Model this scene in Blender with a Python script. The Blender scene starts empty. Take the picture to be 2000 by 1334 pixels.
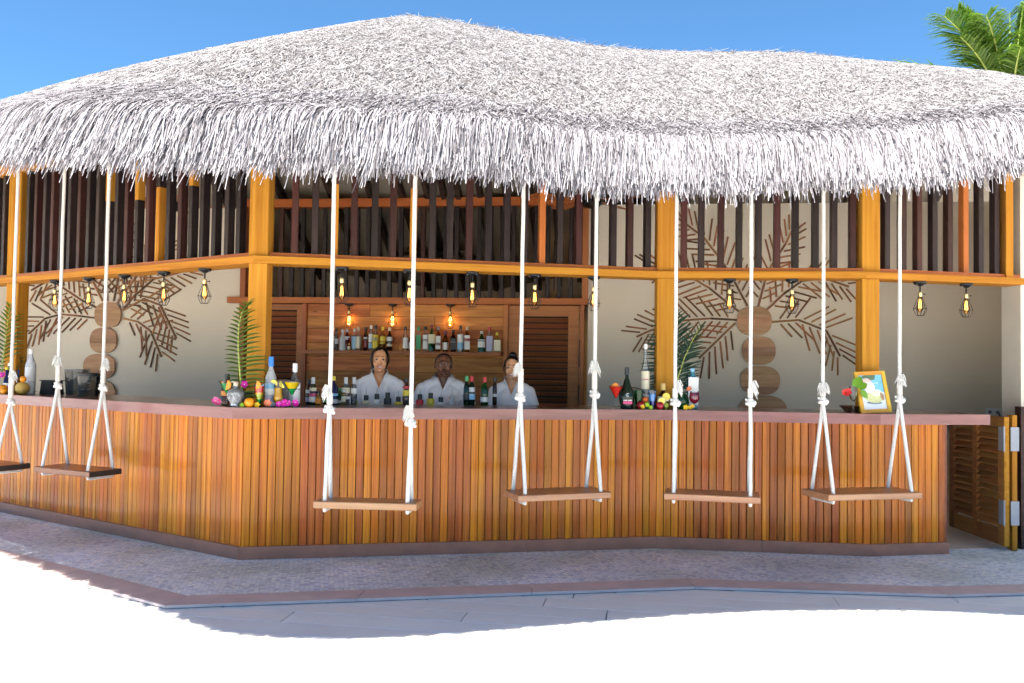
import bpy, bmesh, math, random
import numpy as np
from mathutils import Vector, Matrix, Euler

random.seed(7)
np.random.seed(7)
SC = bpy.context.scene
D = bpy.data
COL = SC.collection
rad = math.radians

# ------------------------------------------------------------------ camera
CAM_H, FOCAL, ROLL, PITCH = 1.48, 1700.0, rad(0.85), math.atan(53 / 1700.0)
_R0 = Vector((1, 0, 0))
_F = Vector((0, math.cos(PITCH), math.sin(PITCH)))
_U0 = Vector((0, -math.sin(PITCH), math.cos(PITCH)))
_R = math.cos(ROLL) * _R0 + math.sin(ROLL) * _U0
_U = -math.sin(ROLL) * _R0 + math.cos(ROLL) * _U0
CAM = Vector((0, 0, CAM_H))
cd = D.cameras.new('camera')
cd.sensor_width = 36.0
cd.lens = FOCAL / 2000.0 * 36.0
cd.clip_start = 0.05
cd.clip_end = 3000
cam = D.objects.new('camera', cd)
cam.matrix_world = Matrix((( _R.x, _U.x, -_F.x, 0), (_R.y, _U.y, -_F.y, 0), (_R.z, _U.z, -_F.z, CAM_H), (0, 0, 0, 1)))
COL.objects.link(cam)
SC.camera = cam

# ------------------------------------------------------------------ light
SUN_EL, SUN_FROM = rad(65.5), Vector((-0.66, -0.75, 0)).normalized()   # sun stands behind the camera, to the left
world = D.worlds.new('World')
SC.world = world
world.use_nodes = True
wn = world.node_tree
wn.nodes.clear()
sky = wn.nodes.new('ShaderNodeTexSky')
sky.sky_type = 'NISHITA'
sky.sun_disc = False
sky.sun_elevation = SUN_EL
sky.sun_rotation = math.atan2(SUN_FROM.x, SUN_FROM.y)
sky.altitude = 0
sky.air_density = 0.7
sky.dust_density = 0.0
sky.ozone_density = 10.0
bg = wn.nodes.new('ShaderNodeBackground')
bg.inputs[1].default_value = 0.068
wo = wn.nodes.new('ShaderNodeOutputWorld')
tint = wn.nodes.new('ShaderNodeMixRGB')          # clear tropical air: a touch more cyan over the whole sky
tint.blend_type = 'MULTIPLY'
tint.inputs[0].default_value = 1.0
tint.inputs[2].default_value = (0.88, 1.09, 1.0, 1)
wn.links.new(sky.outputs[0], tint.inputs[1])
wn.links.new(tint.outputs[0], bg.inputs[0])
wn.links.new(bg.outputs[0], wo.inputs[0])

sl = D.lights.new('sun', 'SUN')
sl.energy = 5.0
sl.angle = rad(0.53)
sl.color = (1.0, 0.94, 0.84)
sun = D.objects.new('sun', sl)
sdir = Vector((SUN_FROM.x * math.cos(SUN_EL), SUN_FROM.y * math.cos(SUN_EL), math.sin(SUN_EL)))
sun.rotation_euler = sdir.to_track_quat('Z', 'Y').to_euler()
sun.location = sdir * 30
COL.objects.link(sun)

vs = SC.view_settings
vs.view_transform = 'Standard'
vs.look = 'None'
vs.exposure = 2.0
vs.gamma = 1.0
vs.use_curve_mapping = False
cy = SC.cycles
cy.use_denoising = True
cy.use_adaptive_sampling = True
cy.adaptive_threshold = 0.03
try:
    cy.denoiser = 'OPENIMAGEDENOISE'
except Exception:
    pass
cy.max_bounces = 7
cy.diffuse_bounces = 4
cy.glossy_bounces = 2
cy.transmission_bounces = 6
cy.transparent_max_bounces = 16
cy.sample_clamp_indirect = 6.0
cy.caustics_reflective = False
cy.caustics_refractive = False

# ------------------------------------------------------------------ measuring helpers (a photo pixel read on a real plane)
def ray(px, py):
    return _F + _R * ((px - 1000.0) / FOCAL) + _U * ((667.0 - py) / FOCAL)

def at_z(px, py, z):
    d = ray(px, py)
    return CAM + d * ((z - CAM_H) / d.z)

def at_plane(px, py, p, n):
    d = ray(px, py)
    return CAM + d * ((Vector(p) - CAM).dot(Vector(n)) / d.dot(Vector(n)))

def at_line(px, py, a, b):
    t = Vector((b[0] - a[0], b[1] - a[1], 0))
    return at_plane(px, py, (a[0], a[1], 0), (-t.y, t.x, 0))

# ------------------------------------------------------------------ mesh helpers
class MB:
    def __init__(s):
        s.v, s.f, s.m = [], [], []

    def add(s, vs, fs, mi=0, M=None):
        o = len(s.v)
        if M is not None:
            vs = [M @ Vector(p) for p in vs]
        s.v.extend([tuple(p) for p in vs])
        s.f.extend([tuple(i + o for i in f) for f in fs])
        s.m.extend([mi] * len(fs))
        return s

    def box(s, lo, hi, mi=0, M=None):
        x0, y0, z0 = lo
        x1, y1, z1 = hi
        return s.add([(x0, y0, z0), (x1, y0, z0), (x1, y1, z0), (x0, y1, z0), (x0, y0, z1), (x1, y0, z1), (x1, y1, z1), (x0, y1, z1)],
                     [(3, 2, 1, 0), (4, 5, 6, 7), (0, 1, 5, 4), (1, 2, 6, 5), (2, 3, 7, 6), (3, 0, 4, 7)], mi, M)

    def prism(s, poly, z0, z1, mi=0, M=None):
        n = len(poly)
        v = [(p[0], p[1], z0) for p in poly] + [(p[0], p[1], z1) for p in poly]
        f = [tuple(range(n - 1, -1, -1)), tuple(range(n, 2 * n))]
        f += [(i, (i + 1) % n, n + (i + 1) % n, n + i) for i in range(n)]
        return s.add(v, f, mi, M)

    def cham(s, L, w, h, c=0.004, mi=0, M=None):
        """bar along X from 0 to L, chamfered long edges"""
        a, b = w / 2, h / 2
        sec = [(-a + c, -b), (a - c, -b), (a, -b + c), (a, b - c), (a - c, b), (-a + c, b), (-a, b - c), (-a, -b + c)]
        v = [(0, y, z) for y, z in sec] + [(L, y, z) for y, z in sec]
        f = [tuple(range(7, -1, -1)), tuple(range(8, 16))] + [(i, (i + 1) % 8, 8 + (i + 1) % 8, 8 + i) for i in range(8)]
        return s.add(v, f, mi, M)

    def tube(s, pts, r, n=8, mi=0, M=None, caps=True):
        pts = [Vector(p) for p in pts]
        k = len(pts)
        rs = r if isinstance(r, (list, tuple)) else [r] * k
        v, f = [], []
        ref = None
        for i, p in enumerate(pts):
            t = (pts[min(i + 1, k - 1)] - pts[max(i - 1, 0)])
            if t.length < 1e-9:
                t = Vector((0, 0, 1))
            t.normalize()
            if ref is None:
                ref = Vector((1, 0, 0)) if abs(t.x) < 0.9 else Vector((0, 1, 0))
            a = (ref - t * ref.dot(t)).normalized()
            ref = a
            b = t.cross(a)
            for j in range(n):
                q = 2 * math.pi * j / n
                v.append(p + (a * math.cos(q) + b * math.sin(q)) * rs[i])
        for i in range(k - 1):
            for j in range(n):
                f.append((i * n + j, i * n + (j + 1) % n, (i + 1) * n + (j + 1) % n, (i + 1) * n + j))
        if caps:
            f.append(tuple(range(n - 1, -1, -1)))
            f.append(tuple((k - 1) * n + j for j in range(n)))
        return s.add(v, f, mi, M)

    def lathe(s, prof, n=16, mi=0, M=None, caps=True, sq=0.0):
        """profile of (r, z) from bottom to top; sq>0 squares the section"""
        v, f = [], []
        for r, z in prof:
            for j in range(n):
                q = 2 * math.pi * j / n
                c, d = math.cos(q), math.sin(q)
                k = 1.0
                if sq > 0:
                    k = 1.0 + sq * (1 / max(abs(c), abs(d)) - 1.0)
                v.append((r * c * k, r * d * k, z))
        for i in range(len(prof) - 1):
            for j in range(n):
                f.append((i * n + j, i * n + (j + 1) % n, (i + 1) * n + (j + 1) % n, (i + 1) * n + j))
        if caps:
            if prof[0][0] > 1e-5:
                f.append(tuple(range(n - 1, -1, -1)))
            if prof[-1][0] > 1e-5:
                f.append(tuple((len(prof) - 1) * n + j for j in range(n)))
        return s.add(v, f, mi, M)

    def ball(s, c, r, nu=12, nv=8, mi=0, M=None, rot=None):
        c = Vector(c)
        rr = r if isinstance(r, (list, tuple)) else (r, r, r)
        v, f = [], []
        for i in range(1, nv):
            t = math.pi * i / nv
            for j in range(nu):
                q = 2 * math.pi * j / nu
                p = Vector((rr[0] * math.sin(t) * math.cos(q), rr[1] * math.sin(t) * math.sin(q), -rr[2] * math.cos(t)))
                if rot is not None:
                    p = rot @ p
                v.append(c + p)
        a = Vector((0, 0, -rr[2]))
        b = Vector((0, 0, rr[2]))
        if rot is not None:
            a, b = rot @ a, rot @ b
        v += [c + a, c + b]
        A, B = len(v) - 2, len(v) - 1
        for i in range(nv - 2):
            for j in range(nu):
                f.append((i * nu + j, i * nu + (j + 1) % nu, (i + 1) * nu + (j + 1) % nu, (i + 1) * nu + j))
        for j in range(nu):
            f.append((A, (j + 1) % nu, j))
            f.append((B, (nv - 2) * nu + j, (nv - 2) * nu + (j + 1) % nu))
        return s.add(v, f, mi, M)

    def mesh(s, name, mats=(), smooth=False, angle=None):
        me = D.meshes.new(name)
        me.from_pydata(s.v, [], s.f)
        for m in mats:
            me.materials.append(m)
        if len(mats) > 1:
            me.polygons.foreach_set('material_index', s.m)
        if smooth:
            me.polygons.foreach_set('use_smooth', [True] * len(me.polygons))
            if angle is not None:
                me.set_sharp_from_angle(angle=rad(angle))
        me.update()
        return me

def wm(o):
    m = o.matrix_basis
    if o.parent:
        return wm(o.parent) @ o.matrix_parent_inverse @ m
    return m.copy()

def obj(name, mb, mats, parent=None, M=None, smooth=False, angle=40):
    """one mesh object; M is its world matrix at the moment of building"""
    if isinstance(mb, MB):
        if not isinstance(mats, (list, tuple)):
            mats = [mats]
        mb = mb.mesh(name, mats, smooth, angle)
    o = D.objects.new(name, mb)
    COL.objects.link(o)
    if parent is not None:
        o.parent = parent
        o.matrix_parent_inverse = wm(parent).inverted()
    if M is not None:
        o.matrix_basis = M
    return o

def tag(o, label=None, cat=None, group=None, kind=None):
    if label:
        o['label'] = label
    if cat:
        o['category'] = cat
    if group:
        o['group'] = group
    if kind:
        o['kind'] = kind
    return o

def thing(name, label, cat, loc=(0, 0, 0), group=None, rz=0.0):
    o = D.objects.new(name, None)
    o.empty_display_size = 0.1
    COL.objects.link(o)
    o.location = loc
    o.rotation_euler = (0, 0, rz)
    tag(o, label, cat, group)
    o.matrix_basis = Matrix.Translation(Vector(loc)) @ Matrix.Rotation(rz, 4, 'Z')
    return o

def copy_tree(o, parent=None):
    c = o.copy()
    COL.objects.link(c)
    c.parent = parent
    if parent is not None:
        c.matrix_parent_inverse = o.matrix_parent_inverse.copy()
    for ch in [k for k in D.objects if k.parent == o]:
        copy_tree(ch, c)
    return c

def place(o, loc, rz=0.0):
    o.matrix_basis = Matrix.Translation(Vector(loc)) @ Matrix.Rotation(rz, 4, 'Z')
    return o

def frame_x(p0, p1, up=(0, 0, 1)):
    """matrix with local X from p0 towards p1, local Z near up"""
    p0, p1, up = Vector(p0), Vector(p1), Vector(up)
    x = (p1 - p0).normalized()
    y = up.cross(x)
    if y.length < 1e-6:
        y = Vector((0, 1, 0))
    y.normalize()
    z = x.cross(y)
    return Matrix(((x.x, y.x, z.x, p0.x), (x.y, y.y, z.y, p0.y), (x.z, y.z, z.z, p0.z), (0, 0, 0, 1)))

_bars = {}
def bar(name, p0, p1, w, h, mat, parent, up=(0, 0, 1), c=0.004):
    L = (Vector(p1) - Vector(p0)).length
    key = (round(L, 3), w, h, c, mat.name, name)
    if key not in _bars:
        _bars[key] = MB().cham(L, w, h, min(c, w / 3, h / 3)).mesh(name, [mat])
    return obj(name, _bars[key], None, parent, frame_x(p0, p1, up))

def offset(poly, d):
    """offset an open polyline (left to right as seen) away from the camera by d"""
    pts = [Vector((p[0], p[1])) for p in poly]
    out = []
    for i, p in enumerate(pts):
        ns = []
        if i > 0:
            t = (p - pts[i - 1]).normalized()
            ns.append(Vector((-t.y, t.x)))
        if i < len(pts) - 1:
            t = (pts[i + 1] - p).normalized()
            ns.append(Vector((-t.y, t.x)))
        n = sum(ns, Vector((0, 0))).normalized()
        out.append(p + n * (d / max(n.dot(ns[0]), 0.3)))
    return out
# ------------------------------------------------------------------ materials
def new_mat(name):
    m = D.materials.new(name)
    m.use_nodes = True
    nt = m.node_tree
    b = nt.nodes['Principled BSDF']
    return m, nt, b

def setp(b, col=None, rough=None, metal=None, spec=None, coat=None, coat_r=None, emis=None, estr=None, sub=None):
    I = b.inputs
    if col is not None: I['Base Color'].default_value = (*col, 1)
    if rough is not None: I['Roughness'].default_value = rough
    if metal is not None: I['Metallic'].default_value = metal
    if spec is not None: I['Specular IOR Level'].default_value = spec
    if coat is not None: I['Coat Weight'].default_value = coat
    if coat_r is not None: I['Coat Roughness'].default_value = coat_r
    if emis is not None: I['Emission Color'].default_value = (*emis, 1)
    if estr is not None: I['Emission Strength'].default_value = estr
    if sub is not None: I['Subsurface Weight'].default_value = sub

def N(nt, t, **kw):
    n = nt.nodes.new(t)
    for k, v in kw.items():
        setattr(n, k, v)
    return n

def ramp(nt, stops):
    n = nt.nodes.new('ShaderNodeValToRGB')
    e = n.color_ramp.elements
    while len(e) < len(stops):
        e.new(0.5)
    for i, (p, c) in enumerate(stops):
        e[i].position = p
        e[i].color = (*c, 1)
    return n

def bump(nt, b, src, strength=0.2, dist=0.005):
    n = nt.nodes.new('ShaderNodeBump')
    n.inputs['Strength'].default_value = strength
    n.inputs['Distance'].default_value = dist
    nt.links.new(src, n.inputs['Height'])
    nt.links.new(n.outputs[0], b.inputs['Normal'])

_plain = {}
def plain(name, col, rough=0.6, metal=0.0, noise=0.12, scale=30.0, **kw):
    """a colour with a little natural unevenness"""
    if name in _plain:
        return _plain[name]
    m, nt, b = new_mat(name)
    setp(b, col, rough, metal, **kw)
    if noise > 0:
        tc = N(nt, 'ShaderNodeTexCoord')
        no = N(nt, 'ShaderNodeTexNoise')
        no.inputs['Scale'].default_value = scale
        no.inputs['Detail'].default_value = 4
        nt.links.new(tc.outputs['Object'], no.inputs['Vector'])
        r = ramp(nt, [(0.3, tuple(max(0, c * (1 - noise)) for c in col)), (0.7, tuple(min(1, c * (1 + noise)) for c in col))])
        nt.links.new(no.outputs['Fac'], r.inputs[0])
        nt.links.new(r.outputs[0], b.inputs['Base Color'])
        bump(nt, b, no.outputs['Fac'], 0.08, 0.003)
    _plain[name] = m
    return m

def wood(name, stops, rough=0.45, axis='X', along=1.2, across=28.0, vary=0.35, hue=0.02, coat=0.0, coat_r=0.1, bumpy=0.15, knots=0.0, perobj=True, spec=0.3):
    """streaky timber: grain along the object's axis, tone differs from piece to piece"""
    m, nt, b = new_mat(name)
    setp(b, stops[0][1], rough, coat=coat, coat_r=coat_r, spec=spec)
    tc = N(nt, 'ShaderNodeTexCoord')
    oi = N(nt, 'ShaderNodeObjectInfo')
    mul = N(nt, 'ShaderNodeVectorMath', operation='SCALE')
    comb = N(nt, 'ShaderNodeCombineXYZ')
    for i in range(3):
        nt.links.new(oi.outputs['Random'], comb.inputs[i])
    nt.links.new(comb.outputs[0], mul.inputs[0])
    mul.inputs['Scale'].default_value = 37.0 if perobj else 0.0
    add = N(nt, 'ShaderNodeVectorMath', operation='ADD')
    nt.links.new(tc.outputs['Object'], add.inputs[0])
    nt.links.new(mul.outputs[0], add.inputs[1])
    mp = N(nt, 'ShaderNodeMapping')
    mp.inputs['Scale'].default_value = {'X': (along, across, across), 'Y': (across, along, across), 'Z': (across, across, along)}[axis]
    nt.links.new(add.outputs[0], mp.inputs[0])
    n1 = N(nt, 'ShaderNodeTexNoise')
    n1.inputs['Scale'].default_value = 1.0
    n1.inputs['Detail'].default_value = 7
    n1.inputs['Roughness'].default_value = 0.62
    n1.inputs['Distortion'].default_value = 0.6
    nt.links.new(mp.outputs[0], n1.inputs['Vector'])
    r = ramp(nt, stops)
    nt.links.new(n1.outputs['Fac'], r.inputs[0])
    hs = N(nt, 'ShaderNodeHueSaturation')
    nt.links.new(r.outputs[0], hs.inputs['Color'])
    mr = N(nt, 'ShaderNodeMapRange')
    nt.links.new(oi.outputs['Random'], mr.inputs[0])
    mr.inputs[3].default_value = 1 - vary
    mr.inputs[4].default_value = 1 + vary
    nt.links.new(mr.outputs[0], hs.inputs['Value'])
    wn_ = N(nt, 'ShaderNodeTexWhiteNoise', noise_dimensions='1D')
    ml = N(nt, 'ShaderNodeMath', operation='MULTIPLY')
    nt.links.new(oi.outputs['Random'], ml.inputs[0])
    ml.inputs[1].default_value = 91.7
    nt.links.new(ml.outputs[0], wn_.inputs['W'])
    mh = N(nt, 'ShaderNodeMapRange')
    nt.links.new(wn_.outputs['Value'], mh.inputs[0])
    mh.inputs[3].default_value = 0.5 - hue
    mh.inputs[4].default_value = 0.5 + hue
    nt.links.new(mh.outputs[0], hs.inputs['Hue'])
    out = hs.outputs[0]
    if knots > 0:
        mk = N(nt, 'ShaderNodeMapping')
        mk.inputs['Scale'].default_value = {'X': (2.0, 7, 7), 'Y': (7, 2.0, 7), 'Z': (7, 7, 2.0)}[axis]
        nt.links.new(add.outputs[0], mk.inputs[0])
        vo = N(nt, 'ShaderNodeTexVoronoi')
        vo.inputs['Scale'].default_value = 1.0
        nt.links.new(mk.outputs[0], vo.inputs['Vector'])
        rk = ramp(nt, [(0.04, (1, 1, 1)), (0.1, (0, 0, 0))])
        nt.links.new(vo.outputs['Distance'], rk.inputs[0])
        mx = N(nt, 'ShaderNodeMixRGB')
        mk2 = N(nt, 'ShaderNodeMath', operation='MULTIPLY')
        nt.links.new(rk.outputs[0], mk2.inputs[0])
        mk2.inputs[1].default_value = knots
        nt.links.new(mk2.outputs[0], mx.inputs[0])
        nt.links.new(out, mx.inputs[1])
        mx.inputs[2].default_value = (*[c * 0.3 for c in stops[0][1]], 1)
        out = mx.outputs[0]
    nt.links.new(out, b.inputs['Base Color'])
    if bumpy > 0:
        bump(nt, b, n1.outputs['Fac'], bumpy, 0.003)
    return m

_glass = {}
def glass(name, tint=(1, 1, 1), body=0.0, bodycol=(0.8, 0.8, 0.8), rough=0.03):
    """thin glass: see-through with a tint, a Fresnel sheen, and some body for frosted or dark glass"""
    if name in _glass:
        return _glass[name]
    m = D.materials.new(name)
    m.use_nodes = True
    nt = m.node_tree
    nt.nodes.clear()
    out = N(nt, 'ShaderNodeOutputMaterial')
    tr = N(nt, 'ShaderNodeBsdfTransparent')
    tr.inputs[0].default_value = (*tint, 1)
    df = N(nt, 'ShaderNodeBsdfDiffuse')
    df.inputs[0].default_value = (*bodycol, 1)
    gl = N(nt, 'ShaderNodeBsdfGlossy')
    gl.inputs['Roughness'].default_value = rough
    lw = N(nt, 'ShaderNodeFresnel')
    lw.inputs[0].default_value = 1.5
    m1 = N(nt, 'ShaderNodeMixShader')
    m1.inputs[0].default_value = body
    nt.links.new(tr.outputs[0], m1.inputs[1])
    nt.links.new(df.outputs[0], m1.inputs[2])
    m2 = N(nt, 'ShaderNodeMixShader')
    nt.links.new(lw.outputs[0], m2.inputs[0])
    nt.links.new(m1.outputs[0], m2.inputs[1])
    nt.links.new(gl.outputs[0], m2.inputs[2])
    nt.links.new(m2.outputs[0], out.inputs[0])
    _glass[name] = m
    return m

M_ORANGE = wood('golden post timber', [(0.22, (0.27, 0.095, 0.010)), (0.42, (0.40, 0.165, 0.020)), (0.6, (0.47, 0.21, 0.028)), (0.78, (0.60, 0.30, 0.055))], 0.6, 'X', 0.8, 22, 0.06, 0.004, coat=0.0, coat_r=0.25, bumpy=0.10, spec=0.08)
M_SILL = wood('red brown sill timber', [(0.3, (0.34, 0.085, 0.018)), (0.7, (0.46, 0.14, 0.03))], 0.45, 'X', 0.8, 22, 0.08, 0.004, bumpy=0.06)
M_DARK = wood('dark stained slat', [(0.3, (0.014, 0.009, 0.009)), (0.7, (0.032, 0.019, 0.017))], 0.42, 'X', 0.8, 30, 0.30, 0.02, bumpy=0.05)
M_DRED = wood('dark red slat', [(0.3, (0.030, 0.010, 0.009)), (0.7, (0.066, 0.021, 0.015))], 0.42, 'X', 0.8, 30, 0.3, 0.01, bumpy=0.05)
M_PANEL = wood('varnished cladding slat', [(0.24, (0.16, 0.034, 0.005)), (0.34, (0.34, 0.085, 0.008)), (0.46, (0.50, 0.145, 0.010)), (0.58, (0.60, 0.205, 0.013)), (0.74, (0.74, 0.32, 0.03))], 0.5, 'X', 0.7, 46, 0.20, 0.008, coat=0.28, coat_r=0.12, bumpy=0.05, spec=0.1)
M_PANELD = wood('varnished dark cladding slat', [(0.3, (0.25, 0.060, 0.012)), (0.52, (0.42, 0.115, 0.018)), (0.75, (0.56, 0.185, 0.030))], 0.5, 'X', 0.9, 34, 0.22, 0.008, coat=0.28, coat_r=0.12, bumpy=0.05, spec=0.1)
M_TOP = wood('counter top timber', [(0.3, (0.085, 0.030, 0.016)), (0.5, (0.13, 0.045, 0.022)), (0.75, (0.19, 0.070, 0.034))], 0.3, 'X', 1.0, 18, 0.12, 0.008, coat=0.5, coat_r=0.1, bumpy=0.04)
M_EDGE = wood('counter edge timber', [(0.3, (0.20, 0.075, 0.064)), (0.55, (0.28, 0.115, 0.100)), (0.75, (0.34, 0.155, 0.135))], 0.35, 'X', 1.5, 14, 0.1, 0.01, coat=0.4, coat_r=0.2, bumpy=0.03)
M_PLINTH = plain('brown plinth tile', (0.32, 0.135, 0.088), 0.45, noise=0.12, scale=9)
M_KERB = plain('brown kerb tile', (0.54, 0.44, 0.43), 0.55, noise=0.10, scale=7)
M_BACK = wood('rough back bar plank', [(0.28, (0.24, 0.075, 0.022)), (0.48, (0.45, 0.165, 0.046)), (0.62, (0.57, 0.235, 0.070)), (0.78, (0.68, 0.34, 0.13))], 0.6, 'X', 1.3, 15, 0.22, 0.012, bumpy=0.35, knots=0.9)
M_DOOR = wood('brown door timber', [(0.3, (0.30, 0.095, 0.028)), (0.7, (0.46, 0.16, 0.05))], 0.45, 'X', 0.9, 24, 0.14, 0.008, bumpy=0.08)
M_DOORD = wood('dark louvre timber', [(0.3, (0.16, 0.050, 0.020)), (0.7, (0.27, 0.088, 0.034))], 0.45, 'X', 0.9, 24, 0.16, 0.008, bumpy=0.08)
M_GATE = wood('gate timber', [(0.3, (0.22, 0.085, 0.022)), (0.7, (0.36, 0.155, 0.04))], 0.45, 'X', 0.9, 24, 0.2, 0.01, bumpy=0.08)
M_SEAT = wood('swing seat timber', [(0.3, (0.30, 0.135, 0.065)), (0.55, (0.42, 0.21, 0.105)), (0.75, (0.52, 0.29, 0.16))], 0.4, 'X', 1.2, 24, 0.08, 0.006, coat=0.3, coat_r=0.2, bumpy=0.06)
M_SEATD = wood('dark swing seat timber', [(0.3, (0.10, 0.032, 0.014)), (0.7, (0.21, 0.068, 0.028))], 0.35, 'X', 1.2, 24, 0.08, 0.006, coat=0.5, coat_r=0.12, bumpy=0.05)
M_SEATE = plain('seat end grain', (0.022, 0.016, 0.013), 0.6, noise=0.3, scale=60)
M_STICK = wood('wall art stick', [(0.3, (0.15, 0.062, 0.026)), (0.7, (0.33, 0.148, 0.060))], 0.6, 'X', 2, 30, 0.6, 0.015, bumpy=0.05)
M_DISC = wood('wall art disc', [(0.3, (0.34, 0.175, 0.09)), (0.55, (0.47, 0.27, 0.15)), (0.75, (0.60, 0.39, 0.24))], 0.6, 'X', 1.5, 14, 0.2, 0.01, bumpy=0.25, knots=0.8)
M_RAFTER = wood('dark rafter', [(0.3, (0.028, 0.017, 0.013)), (0.7, (0.055, 0.032, 0.024))], 0.6, 'X', 1, 20, 0.2)
M_ROPE = plain('white cotton rope', (0.66, 0.645, 0.615), 0.9, noise=0.06, scale=160)
_nt = M_ROPE.node_tree
_tc, _wv = N(_nt, 'ShaderNodeTexCoord'), N(_nt, 'ShaderNodeTexWave', bands_direction='DIAGONAL')
_wv.inputs['Scale'].default_value = 38
_wv.inputs['Distortion'].default_value = 0.6
_nt.links.new(_tc.outputs['Object'], _wv.inputs['Vector'])
bump(_nt, _nt.nodes['Principled BSDF'], _wv.outputs['Fac'], 0.6, 0.004)
M_ROPEW = plain('rope whipping', (0.66, 0.62, 0.56), 0.9, noise=0.12, scale=200)
M_BLACK = plain('black iron', (0.018, 0.018, 0.020), 0.42, 0.6, noise=0)
M_BRASS = plain('aged brass', (0.55, 0.44, 0.22), 0.35, 0.9, noise=0)
M_STEEL = plain('zinc steel', (0.30, 0.315, 0.35), 0.5, 0.2, noise=0.05)
M_CAGE = plain('cage wire', (0.055, 0.042, 0.038), 0.4, 0.7, noise=0)
M_WHITEP = plain('white plastic', (0.8, 0.8, 0.8), 0.4, noise=0)
M_BULB = glass('bulb glass', (1.0, 0.86, 0.60), 0.0)
M_FIL, _nt, _b = new_mat('glowing filament')
setp(_b, (1, 0.6, 0.2), 0.5, emis=(1.0, 0.52, 0.13), estr=2.0)
M_FILC, _nt, _b = new_mat('glowing bulb core')
setp(_b, (1, 0.7, 0.3), 0.5, emis=(1.0, 0.50, 0.12), estr=0.40)

def mat_wall():
    m, nt, b = new_mat('beige plaster')
    setp(b, (0.53, 0.47, 0.385), 0.85)
    tc = N(nt, 'ShaderNodeTexCoord')
    n1 = N(nt, 'ShaderNodeTexNoise')
    n1.inputs['Scale'].default_value = 0.9
    n1.inputs['Detail'].default_value = 6
    nt.links.new(tc.outputs['Object'], n1.inputs['Vector'])
    r = ramp(nt, [(0.3, (0.69, 0.605, 0.485)), (0.7, (0.75, 0.665, 0.545))])
    nt.links.new(n1.outputs['Fac'], r.inputs[0])
    nt.links.new(r.outputs[0], b.inputs['Base Color'])
    n2 = N(nt, 'ShaderNodeTexNoise')
    n2.inputs['Scale'].default_value = 40
    n2.inputs['Detail'].default_value = 5
    nt.links.new(tc.outputs['Object'], n2.inputs['Vector'])
    bump(nt, b, n2.outputs['Fac'], 0.12, 0.004)
    return m
M_WALL = mat_wall()
M_DIM = plain('grey brown lining board', (0.28, 0.235, 0.18), 0.8, noise=0.1, scale=3)

def mat_mosaic():
    m, nt, b = new_mat('small mosaic paving')
    setp(b, (0.3, 0.28, 0.3), 0.5)
    tc = N(nt, 'ShaderNodeTexCoord')
    mp = N(nt, 'ShaderNodeMapping')
    mp.inputs['Rotation'].default_value = (0, 0, rad(-12))
    nt.links.new(tc.outputs['Object'], mp.inputs[0])
    # wobble the rows a little
    nw = N(nt, 'ShaderNodeTexNoise')
    nw.inputs['Scale'].default_value = 3.0
    nt.links.new(mp.outputs[0], nw.inputs['Vector'])
    sc = N(nt, 'ShaderNodeVectorMath', operation='SCALE')
    sc.inputs['Scale'].default_value = 0.012
    nt.links.new(nw.outputs['Color'], sc.inputs[0])
    ad = N(nt, 'ShaderNodeVectorMath', operation='ADD')
    nt.links.new(mp.outputs[0], ad.inputs[0])
    nt.links.new(sc.outputs[0], ad.inputs[1])
    vo = N(nt, 'ShaderNodeTexVoronoi', distance='CHEBYCHEV')
    vo.inputs['Scale'].default_value = 31.0
    vo.inputs['Randomness'].default_value = 0.42
    nt.links.new(ad.outputs[0], vo.inputs['Vector'])
    sep = N(nt, 'ShaderNodeSeparateColor')
    nt.links.new(vo.outputs['Color'], sep.inputs[0])
    r = ramp(nt, [(0.0, (0.40, 0.50, 0.62)), (0.25, (0.60, 0.72, 0.82)), (0.5, (0.74, 0.84, 0.88)), (0.72, (0.66, 0.79, 0.89)), (0.88, (0.80, 0.88, 0.86)), (1.0, (0.86, 0.90, 0.89))])
    nt.links.new(sep.outputs[0], r.inputs[0])
    de = N(nt, 'ShaderNodeTexVoronoi', distance='CHEBYCHEV', feature='DISTANCE_TO_EDGE')
    de = N(nt, 'ShaderNodeTexVoronoi', feature='DISTANCE_TO_EDGE')
    de.inputs['Scale'].default_value = 31.0
    de.inputs['Randomness'].default_value = 0.42
    nt.links.new(ad.outputs[0], de.inputs['Vector'])
    rj = ramp(nt, [(0.03, (0, 0, 0)), (0.09, (1, 1, 1))])
    nt.links.new(de.outputs['Distance'], rj.inputs[0])
    mx = N(nt, 'ShaderNodeMixRGB')
    nt.links.new(rj.outputs[0], mx.inputs[0])
    mx.inputs[1].default_value = (0.50, 0.56, 0.62, 1)
    nt.links.new(r.outputs[0], mx.inputs[2])
    # stains
    n3 = N(nt, 'ShaderNodeTexNoise')
    n3.inputs['Scale'].default_value = 1.3
    n3.inputs['Detail'].default_value = 5
    nt.links.new(tc.outputs['Object'], n3.inputs['Vector'])
    r3 = ramp(nt, [(0.35, (0.78, 0.80, 0.76)), (0.65, (1.12, 1.10, 1.16))])
    nt.links.new(n3.outputs['Fac'], r3.inputs[0])
    mm = N(nt, 'ShaderNodeMixRGB', blend_type='MULTIPLY')
    mm.inputs[0].default_value = 1
    nt.links.new(mx.outputs[0], mm.inputs[1])
    nt.links.new(r3.outputs[0], mm.inputs[2])
    nt.links.new(mm.outputs[0], b.inputs['Base Color'])
    bump(nt, b, rj.outputs[0], 0.35, 0.003)
    return m
M_MOSAIC = mat_mosaic()

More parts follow.
